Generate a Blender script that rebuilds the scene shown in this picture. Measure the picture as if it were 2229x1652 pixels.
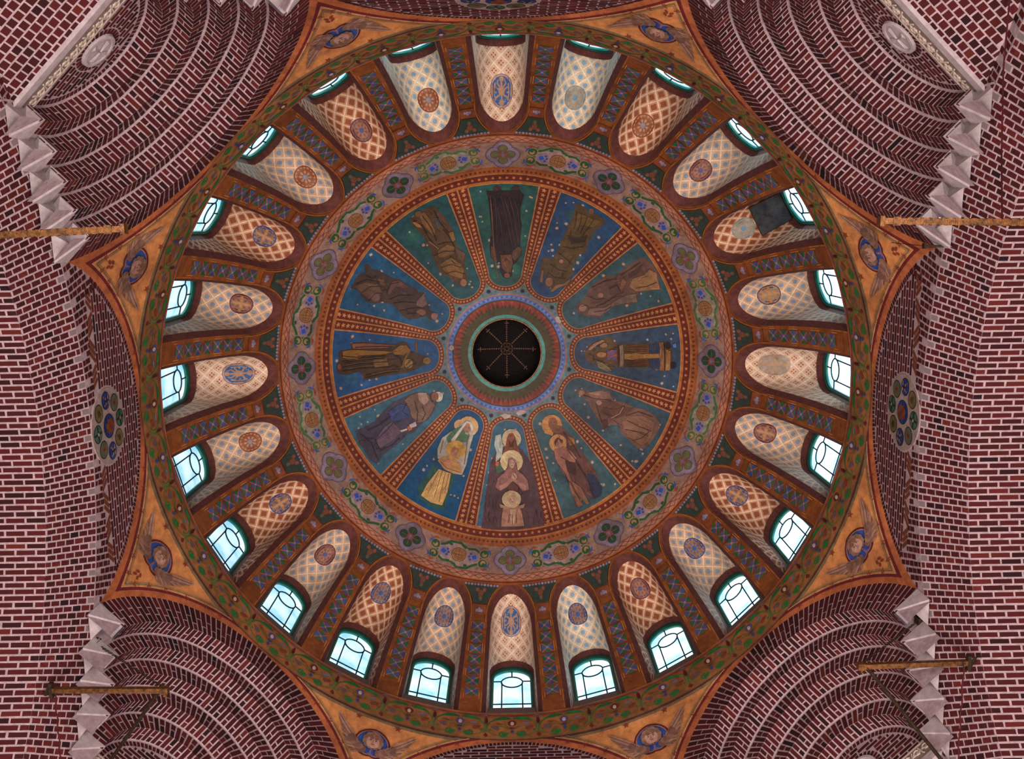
import bpy, math, random
import numpy as np
from mathutils import Matrix, Vector
from mathutils.geometry import tessellate_polygon
for o in list(bpy.data.objects): bpy.data.objects.remove(o)
C = bpy.context.scene
random.seed(7); rng = np.random.RandomState(7)
COL = C.collection.objects
PI = math.pi
# ---------------------------------------------------------------- camera
# plan units: the crossing's octagon has an apothem of 8; SC turns them into metres, ZC is the lens height
SC, ZC, FPX = 0.6, 1.2, 2036.7
CX, CY = 0.102, -3.888
def rodr(r):
    th = np.linalg.norm(r); k = np.array(r) / th
    K = np.array([[0, -k[2], k[1]], [k[2], 0, -k[0]], [-k[1], k[0], 0]])
    return np.eye(3) + math.sin(th) * K + (1 - math.cos(th)) * K @ K
RC = rodr([0.166, -0.003, -0.017])
def W(p): return (p[0] * SC, p[1] * SC, ZC + p[2] * SC)
cam = bpy.data.cameras.new('camera'); co = bpy.data.objects.new('camera', cam); COL.link(co)
cam.sensor_width = 36; cam.lens = FPX * 36 / 2229; cam.clip_end = 500
m = Matrix.Identity(4)
for i in range(3):
    m[i][0] = RC[0][i]; m[i][1] = -RC[1][i]; m[i][2] = -RC[2][i]
m.translation = Vector(W((CX, CY, 0))); co.matrix_world = m
C.camera = co
# ---------------------------------------------------------------- light
C.view_settings.view_transform = 'Standard'; C.view_settings.look = 'None'
C.view_settings.gamma = 1; C.view_settings.use_curve_mapping = False; C.view_settings.exposure = 0.0
world = bpy.data.worlds.new('sky'); C.world = world; world.use_nodes = True
bg = world.node_tree.nodes['Background']; bg.inputs[0].default_value = (0.80, 0.90, 1.0, 1); bg.inputs[1].default_value = 1.0
_w = world.node_tree; _tc = _w.nodes.new('ShaderNodeTexCoord'); _dp = _w.nodes.new('ShaderNodeVectorMath'); _dp.operation = 'DOT_PRODUCT'
_w.links.new(_tc.outputs['Generated'], _dp.inputs[0]); _dp.inputs[1].default_value = (.86, -.38, .34)      # the sky is brighter towards the sun
_mr = _w.nodes.new('ShaderNodeMapRange'); _mr.interpolation_type = 'SMOOTHSTEP'; _w.links.new(_dp.outputs['Value'], _mr.inputs[0])
for _i, _v in ((1, -.5), (2, 1), (3, .95), (4, 3.6)): _mr.inputs[_i].default_value = _v
_w.links.new(_mr.outputs[0], bg.inputs[1])
C.cycles.max_bounces = 5; C.cycles.diffuse_bounces = 3; C.cycles.transparent_max_bounces = 8
def area(name, loc, size, power, col, aim=(0, 0, 20)):
    l = bpy.data.lights.new(name, 'AREA'); l.shape = 'DISK'; l.size = size * SC; l.energy = power; l.color = col
    o = bpy.data.objects.new(name, l); COL.link(o); o.location = W(loc)
    d = Vector(W(aim)) - Vector(W(loc)); o.rotation_euler = d.to_track_quat('-Z', 'Y').to_euler(); return o
LP = 700  # power of four added upward fill lights near the floor, not actual nave fittings
area('added_fill', (-5, -5, 1.0), 5, LP, (1, .86, .80), (-2, -1, 19))
area('added_fill', (5.5, -5, 1.0), 5, LP * 1.1, (1, .86, .80), (2, -1, 19))
area('added_fill', (-5, 5.5, 1.0), 5, LP, (1, .86, .80), (-2, 1, 19))
area('added_fill', (5.5, 5.5, 1.0), 5, LP * 1.1, (1, .86, .80), (2, 1, 19))
# ---------------------------------------------------------------- helpers
def lin(c):
    if isinstance(c, str): c = [int(c[i:i + 2], 16) / 255 for i in (0, 2, 4)]
    else: c = [v / 255 for v in c]
    return tuple((v / 12.92 if v < .04045 else ((v + .055) / 1.055) ** 2.4) for v in c)
def cam_uv(P):
    c = (np.atleast_2d(P) - np.array([CX, CY, 0])) @ RC.T
    return np.stack([1114.5 + FPX * c[:, 0] / c[:, 2], 826 + FPX * c[:, 1] / c[:, 2]], 1)
def nodes(name):
    m = bpy.data.materials.new(name); m.use_nodes = True; nt = m.node_tree
    b = nt.nodes['Principled BSDF']; b.inputs['Roughness'].default_value = .85
    if 'Specular IOR Level' in b.inputs: b.inputs['Specular IOR Level'].default_value = .15
    return m, nt, b
def math_n(nt, op, a, b=None, c=None):
    n = nt.nodes.new('ShaderNodeMath'); n.operation = op
    for i, v in enumerate((a, b, c)):
        if v is None: continue
        if hasattr(v, 'links'): nt.links.new(v, n.inputs[i])
        else: n.inputs[i].default_value = v
    return n.outputs[0]
def mixc(nt, f, a, b, mode='MIX'):
    n = nt.nodes.new('ShaderNodeMix'); n.data_type = 'RGBA'; n.blend_type = mode
    for i, v in ((0, f), (6, a), (7, b)):
        if hasattr(v, 'links'): nt.links.new(v, n.inputs[i])
        elif i == 0: n.inputs[0].default_value = v
        else: n.inputs[i].default_value = (*v, 1) if len(v) == 3 else v
    return n.outputs[2]
def noise(nt, scale, detail=4, coord='Object', rough=.6):
    t = nt.nodes.new('ShaderNodeTexCoord'); n = nt.nodes.new('ShaderNodeTexNoise')
    n.inputs['Scale'].default_value = scale; n.inputs['Detail'].default_value = detail; n.inputs['Roughness'].default_value = rough
    nt.links.new(t.outputs[coord], n.inputs['Vector']); return n.outputs['Fac']
def ramp(nt, f, stops, const=False):
    n = nt.nodes.new('ShaderNodeValToRGB'); e = n.color_ramp.elements
    if const: n.color_ramp.interpolation = 'CONSTANT'
    e[0].position, e[0].color = stops[0][0], (*lin(stops[0][1]), 1); e[1].position, e[1].color = stops[1][0], (*lin(stops[1][1]), 1)
    for p, c in stops[2:]: x = e.new(p); x.color = (*lin(c), 1)
    nt.links.new(f, n.inputs[0]); return n.outputs[0]
def bump(nt, b, h, s=.3, d=.01):
    n = nt.nodes.new('ShaderNodeBump'); n.inputs['Strength'].default_value = s; n.inputs['Distance'].default_value = d
    nt.links.new(h, n.inputs['Height']); nt.links.new(n.outputs[0], b.inputs['Normal'])
M = {}
m, nt, b = nodes('paint')
a = nt.nodes.new('ShaderNodeAttribute'); a.attribute_name = 'Col'
f = ramp(nt, noise(nt, 9, 6, rough=.75), [(.3, (178, 172, 170)), (.7, (255, 255, 255))])
g = ramp(nt, noise(nt, 1.3, 3), [(.35, (205, 200, 200)), (.65, (255, 255, 255))])
nt.links.new(mixc(nt, 1, mixc(nt, 1, a.outputs['Color'], f, 'MULTIPLY'), g, 'MULTIPLY'), b.inputs['Base Color'])
bump(nt, b, noise(nt, 40, 4), .25, .004); b.inputs['Roughness'].default_value = .6; b.inputs['Specular IOR Level'].default_value = .3
M['paint'] = m
BR = [(0, (42, 17, 19)), (.18, (64, 21, 22)), (.45, (80, 26, 27)), (.7, (60, 21, 24)), (.86, (94, 34, 30)), (.93, (30, 16, 21)), (1, (84, 28, 28))]
for nm in ('brick_single', 'brick_joined'):
    m, nt, b = nodes(nm)
    if nm == 'brick_single': r = nt.nodes.new('ShaderNodeObjectInfo').outputs['Random']
    else: r = nt.nodes.new('ShaderNodeNewGeometry').outputs['Random Per Island']
    c = ramp(nt, r, BR)
    f = ramp(nt, noise(nt, 30, 5), [(.3, (190, 180, 180)), (.7, (255, 255, 255))])
    nt.links.new(mixc(nt, 1, c, f, 'MULTIPLY'), b.inputs['Base Color']); bump(nt, b, noise(nt, 60, 4), .4, .004)
    M[nm] = m
def simple(nm, c1, c2, scale=12, rough=.85, metal=0, bs=.25, spec=.15):
    m, nt, b = nodes(nm)
    nt.links.new(ramp(nt, noise(nt, scale, 6, rough=.7), [(.32, c1), (.68, c2)]), b.inputs['Base Color'])
    b.inputs['Roughness'].default_value = rough; b.inputs['Metallic'].default_value = metal; b.inputs['Specular IOR Level'].default_value = spec
    bump(nt, b, noise(nt, scale * 4, 4), bs, .004); M[nm] = m; return m
simple('mortar', (130, 110, 114), (166, 144, 149), 14)
simple('stone', (142, 129, 131), (174, 161, 163), 9)
simple('quoin', (92, 80, 82), (116, 102, 102), 14)
simple('carved', (156, 140, 130), (180, 162, 150), 14)
simple('frieze_ground', (96, 82, 76), (122, 106, 98), 14)
simple('plaque', (112, 95, 92), (146, 128, 123), 12)
simple('floor_stone', (120, 104, 92), (150, 132, 118), 3)
simple('brown_plaster', (72, 38, 35), (102, 58, 52), 16)
simple('grey_plaster', (100, 84, 82), (128, 108, 102), 16)
simple('green_metal', (6, 52, 46), (12, 84, 72), 22, .4, 0, .1, .5)
simple('teal_metal', (16, 110, 94), (40, 150, 132), 22, .4, 0, .1, .5)
simple('lead', (6, 34, 36), (14, 54, 54), 30, .5)
simple('gilt', (26, 17, 10), (132, 84, 38), 22, .42, .55, .6, .5)
simple('dim_gilt', (60, 42, 34), (116, 84, 66), 30, .6, .2)
simple('iron', (34, 26, 20), (60, 46, 32), 30, .6, .4)
simple('red_cord', (50, 14, 18), (76, 24, 28), 30)
simple('black_panel', (20, 20, 22), (60, 60, 62), 5, .8)
simple('dark_wood', (10, 7, 9), (24, 15, 17), 18)
simple('teal_trim', (58, 130, 118), (96, 156, 142), 16)
simple('yellow_brick', (72, 34, 26), (108, 58, 38), 20)
# glass pane: bright sky seen through slightly cloudy pale blue glass
m = bpy.data.materials.new('glass'); m.use_nodes = True; nt = m.node_tree; nt.nodes.clear()
o_ = nt.nodes.new('ShaderNodeOutputMaterial'); tr = nt.nodes.new('ShaderNodeBsdfTransparent'); tl = nt.nodes.new('ShaderNodeBsdfTranslucent'); mx = nt.nodes.new('ShaderNodeMixShader')
c = ramp(nt, noise(nt, 1.6, 3), [(.35, (150, 205, 232)), (.5, (206, 232, 242)), (.66, (240, 240, 240))])
nt.links.new(c, tr.inputs[0]); nt.links.new(c, tl.inputs[0]); mx.inputs[0].default_value = .25
nt.links.new(tr.outputs[0], mx.inputs[1]); nt.links.new(tl.outputs[0], mx.inputs[2]); nt.links.new(mx.outputs[0], o_.inputs[0]); M['glass'] = m
# painted lattice of the window vaults (uv in plan units: u across, v along)
def lattice(nm, ground, ground2, line, dot, kind):
    m, nt, b = nodes(nm); uv = nt.nodes.new('ShaderNodeUVMap'); sp = nt.nodes.new('ShaderNodeSeparateXYZ'); nt.links.new(uv.outputs[0], sp.inputs[0])
    p = .245
    A = math_n(nt, 'FRACT', math_n(nt, 'DIVIDE', math_n(nt, 'ADD', sp.outputs[0], sp.outputs[1]), p * 1.414 if kind != 'x' else p * 1.5))
    B = math_n(nt, 'FRACT', math_n(nt, 'DIVIDE', math_n(nt, 'SUBTRACT', sp.outputs[0], sp.outputs[1]), p * 1.414 if kind != 'x' else p * 1.5))
    a_ = math_n(nt, 'ABSOLUTE', math_n(nt, 'SUBTRACT', A, .5)); b_ = math_n(nt, 'ABSOLUTE', math_n(nt, 'SUBTRACT', B, .5))
    mxv = math_n(nt, 'MAXIMUM', a_, b_); ln = math_n(nt, 'GREATER_THAN', mxv, .44)
    g = mixc(nt, noise(nt, 7, 4), lin(ground), lin(ground2))
    if kind == 'dot':
        r2 = math_n(nt, 'SQRT', math_n(nt, 'ADD', math_n(nt, 'MULTIPLY', a_, a_), math_n(nt, 'MULTIPLY', b_, b_)))
        ang = math_n(nt, 'ARCTAN2', math_n(nt, 'SUBTRACT', A, .5), math_n(nt, 'SUBTRACT', B, .5))
        lim = math_n(nt, 'ADD', math_n(nt, 'MULTIPLY', math_n(nt, 'COSINE', math_n(nt, 'MULTIPLY', ang, 8)), .03), .255)
        d = math_n(nt, 'LESS_THAN', r2, lim)
    elif kind == 'dia': d = math_n(nt, 'LESS_THAN', mxv, .29)
    else:
        d0 = math_n(nt, 'ABSOLUTE', math_n(nt, 'SUBTRACT', a_, .13)); d1 = math_n(nt, 'ABSOLUTE', math_n(nt, 'SUBTRACT', b_, .13))
        d = math_n(nt, 'LESS_THAN', math_n(nt, 'SQRT', math_n(nt, 'ADD', math_n(nt, 'MULTIPLY', d0, d0), math_n(nt, 'MULTIPLY', d1, d1))), .085)
    c = mixc(nt, ln, mixc(nt, math_n(nt, 'MULTIPLY', d, .85), g, lin(dot)), lin(line))
    f = ramp(nt, noise(nt, 12, 6, rough=.75), [(.3, (200, 196, 192)), (.7, (255, 255, 255))])
    nt.links.new(mixc(nt, 1, c, f, 'MULTIPLY'), b.inputs['Base Color']); bump(nt, b, noise(nt, 40, 4), .25, .004); M[nm] = m
lattice('lattice_blue', (190, 152, 120), (202, 168, 138), (220, 198, 176), (112, 140, 166), 'dot')
lattice('lattice_palm', (210, 194, 168), (212, 184, 154), (232, 220, 198), (112, 160, 192), 'dot')
lattice('lattice_brown', (200, 150, 114), (190, 134, 98), (222, 196, 172), (130, 66, 46), 'dia')
lattice('lattice_cross', (208, 174, 148), (214, 184, 156), (232, 212, 192), (142, 74, 58), 'x')

class MB:
    """collects faces in plan units; build() links them as one mesh object"""
    def __init__(s): s.v = []; s.f = []; s.c = []; s.m = []; s.uv = []
    def add(s, vs, fs, col=(1, 1, 1), mat=0, uv=None):
        o = len(s.v); s.v += [tuple(v) for v in vs]; col = lin(col) if isinstance(col, str) or max(col) > 1 else col
        for f in fs:
            s.f.append([i + o for i in f]); s.c.append(col); s.m.append(mat); s.uv.append([uv[i] for i in f] if uv else None)
    def box(s, c, u, v, n, col=(1, 1, 1), mat=0):
        c, u, v, n = map(np.array, (c, u, v, n))
        vs = [c + a * u + b * v + d * n for d in (-1, 1) for b in (-1, 1) for a in (-1, 1)]
        s.add(vs, [(0, 2, 3, 1), (4, 5, 7, 6), (0, 1, 5, 4), (2, 6, 7, 3), (0, 4, 6, 2), (1, 3, 7, 5)], col, mat)
    def grid(s, fn, us, vs, col=(1, 1, 1), mat=0, uvf=None, closed=False):
        P = [fn(u, v) for v in vs for u in us]; n = len(us); F = []
        for j in range(len(vs) - 1):
            for i in range(n - 1): F.append((j * n + i, j * n + i + 1, (j + 1) * n + i + 1, (j + 1) * n + i))
        s.add(P, F, col, mat, [uvf(u, v) for v in vs for u in us] if uvf else None)
    def tube(s, pts, r, seg=6, col=(1, 1, 1), mat=0):
        pts = [np.array(p, float) for p in pts]; P = []; n = len(pts)
        for i, p in enumerate(pts):
            t = pts[min(i + 1, n - 1)] - pts[max(i - 1, 0)]; t /= np.linalg.norm(t) + 1e-9
            a = np.cross(t, (0, 0, 1)); a = a if np.linalg.norm(a) > .05 else np.cross(t, (0, 1, 0)); a /= np.linalg.norm(a); b = np.cross(t, a)
            rr = r[i] if hasattr(r, '__len__') else r
            P += [p + rr * (math.cos(2 * PI * k / seg) * a + math.sin(2 * PI * k / seg) * b) for k in range(seg)]
        F = [(i * seg + k, i * seg + (k + 1) % seg, (i + 1) * seg + (k + 1) % seg, (i + 1) * seg + k) for i in range(n - 1) for k in range(seg)]
        F += [tuple(range(seg))[::-1], tuple(range((n - 1) * seg, n * seg))]
        s.add(P, F, col, mat)
    def build(s, name, mats, parent=None, smooth=False, loc0=False):
        me = bpy.data.meshes.new(name); me.from_pydata([W(v) for v in s.v], [], s.f)
        for k in ([mats] if isinstance(mats, str) else mats): me.materials.append(M[k])
        me.polygons.foreach_set('material_index', s.m)
        if smooth: me.polygons.foreach_set('use_smooth', [True] * len(s.f))
        ca = me.color_attributes.new('Col', 'FLOAT_COLOR', 'CORNER')
        ca.data.foreach_set('color', [x for f, c in zip(s.f, s.c) for _ in f for x in (*c, 1.0)])
        if any(u for u in s.uv):
            ul = me.uv_layers.new(name='UVMap'); ul.data.foreach_set('uv', [x for f, u in zip(s.f, s.uv) for k in range(len(f)) for x in (u[k] if u else (0, 0))])
        o = bpy.data.objects.new(name, me); COL.link(o)
        if parent: o.parent = parent
        return o
def tag(o, label=None, cat=None, group=None, kind=None):
    for k, v in (('label', label), ('category', cat), ('group', group), ('kind', kind)):
        if v: o[k] = v
    return o
def empty(name): o = bpy.data.objects.new(name, None); COL.link(o); o.empty_display_size = .1; return o
def ctree(o, rz, parent=None):
    c = o.copy(); COL.link(c); c.parent = parent
    if parent is None: c.rotation_euler = (0, 0, rz)
    for ch in o.children: ctree(ch, 0, c)
    return c

class Canvas:
    """flat painted shapes laid on a curved wall: mp(x, y, off) gives the point"""
    def __init__(s, mb, mp, res=.12, off=.003, step=.0007): s.mb, s.mp, s.res, s.off, s.step = mb, mp, res, off, step
    def poly(s, pts, col):
        s.off += s.step; tri = tessellate_polygon([[Vector((x, y, 0)) for x, y in pts]]); T = [tuple(np.array(pts[i], float) for i in t) for t in tri]; out = []
        while T:
            t = T.pop(); e = [np.linalg.norm(t[(i + 1) % 3] - t[i]) for i in range(3)]; k = int(np.argmax(e))
            if e[k] > s.res:
                a, b_, c_ = t[k], t[(k + 1) % 3], t[(k + 2) % 3]; mdl = (a + b_) / 2; T += [(a, mdl, c_), (mdl, b_, c_)]
            else: out.append(t)
        vs = []; ix = {}; fs = []
        for t in out:
            f = []
            for q in t:
                k = (round(q[0], 5), round(q[1], 5))
                if k not in ix: ix[k] = len(vs); vs.append(s.mp(q[0], q[1], s.off))
                f.append(ix[k])
            if len(set(f)) == 3: fs.append(f)
        s.mb.add(vs, fs, col)
    def line(s, pts, w, col, closed=False, taper=False):
        s.off += s.step; p = []; pts = [np.array(q, float) for q in pts]
        if closed: pts = pts + [pts[0]]
        for a, b_ in zip(pts, pts[1:]):
            n = max(1, int(np.linalg.norm(b_ - a) / s.res)); p += [a + (b_ - a) * i / n for i in range(n)]
        p.append(pts[-1]); vs = []; n = len(p)
        for i, q in enumerate(p):
            t = p[min(i + 1, n - 1)] - p[max(i - 1, 0)]
            if closed and i in (0, n - 1): t = p[1] - p[-2]
            t = t / (np.linalg.norm(t) + 1e-9); nn = np.array([-t[1], t[0]]); ww = w * (math.sin(PI * (i + .5) / n) if taper else 1)
            vs += [s.mp(*(q + nn * ww / 2), s.off), s.mp(*(q - nn * ww / 2), s.off)]
        s.mb.add(vs, [(2 * i, 2 * i + 1, 2 * i + 3, 2 * i + 2) for i in range(n - 1)], col)
    def disc(s, x, y, r, col, ry=None, n=16, a0=0): s.poly([(x + r * math.cos(a0 + 2 * PI * k / n), y + (ry or r) * math.sin(a0 + 2 * PI * k / n)) for k in range(n)], col)
    def star(s, x, y, r, col, n=5, inner=.42, a0=0):
        s.off += 0; P = [s.mp(x, y, s.off)] + [s.mp(x + (r if k % 2 == 0 else r * inner) * math.cos(a0 + PI * k / n), y + (r if k % 2 == 0 else r * inner) * math.sin(a0 + PI * k / n), s.off) for k in range(2 * n)]
        s.mb.add(P, [(0, 1 + k, 1 + (k + 1) % (2 * n)) for k in range(2 * n)], col)

# brick sets: the 300 that show largest are objects, the rest one joined part
CUBES = []
def cube_arr(j):
    r = np.random.RandomState(j)
    q = [(-1, -1), (1, -1), (1, 1), (-1, 1)]
    v = [(a, b_, -1) for a, b_ in q] + [(a + r.uniform(-.03, .03), b_ + r.uniform(-.06, .06), .55) for a, b_ in q]
    v += [(x * .965 + r.uniform(-.02, .02), y * .9 + r.uniform(-.05, .05), 1 + r.uniform(-.15, .15)) for x, y in q]
    return np.array(v)
CF = [(0, 1, 5, 4), (1, 2, 6, 5), (2, 3, 7, 6), (3, 0, 4, 7), (4, 5, 9, 8), (5, 6, 10, 9), (6, 7, 11, 10), (7, 4, 8, 11), (8, 9, 10, 11)]
for j in range(4):
    arr = cube_arr(j)
    me = bpy.data.meshes.new('brick'); me.from_pydata([tuple(v) for v in arr], [], CF); me.materials.append(M['brick_single']); CUBES.append((arr, me))
NB = [0, 0]
class Bricks:
    def __init__(s, parent, name='brick'): s.parent, s.name, s.L = parent, name, []
    def add(s, c, u, v, n):
        """c centre on the mortar face, u/v half sides, n outward normal (into the room)"""
        c, u, v, n = (np.array(x, float) for x in (c, u, v, n)); n = n / np.linalg.norm(n)
        lu, lv = np.linalg.norm(u), np.linalg.norm(v)
        if lu < .012 or lv < .012: return
        px = cam_uv(c)[0]
        if not (-90 < px[0] < 2320 and -90 < px[1] < 1742): return
        d = np.array([CX, CY, 0]) - c; D = np.linalg.norm(d); cs = d @ n / D
        if cs < -.02: return
        j = random.randrange(4); th = .008 * random.uniform(.6, 1.3)
        u = u * random.uniform(.96, 1.01); v = v * random.uniform(.94, 1.04)
        if np.dot(np.cross(u, v), n) < 0: u = -u
        s.L.append((lu * lv * max(cs, .05) / D ** 2, c, u, v, n * th, j))
    def done(s, mat=None, cap=300):
        s.L.sort(key=lambda t: -t[0]); NB[0] += min(cap, len(s.L)); NB[1] += max(0, len(s.L) - cap)
        for _, c, u, v, n, j in s.L[:cap]:
            o = bpy.data.objects.new(s.name, CUBES[j][1]); COL.link(o); o.parent = s.parent
            mm = Matrix.Identity(4)
            for i in range(3): mm[i][0], mm[i][1], mm[i][2] = u[i] * SC, v[i] * SC, n[i] * SC
            mm.translation = Vector(W(c)); o.matrix_local = mm
            if mat: o.material_slots[0].link = 'OBJECT'; o.material_slots[0].material = M[mat]
        rest = s.L[cap:]
        if rest:
            mb = MB(); V = []; F = []
            for _, c, u, v, n, j in rest:
                a = CUBES[j][0]; P = c + a[:, :1] * u + a[:, 1:2] * v + a[:, 2:] * n; o = len(V); V += P.tolist(); F += [[i + o for i in f] for f in CF]
            me = bpy.data.meshes.new('small_bricks'); me.from_pydata([W(v) for v in V], [], F); me.materials.append(M[mat or 'brick_joined'])
            o = bpy.data.objects.new('small_bricks', me); COL.link(o); o.parent = s.parent; o['kind'] = 'stuff'
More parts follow.
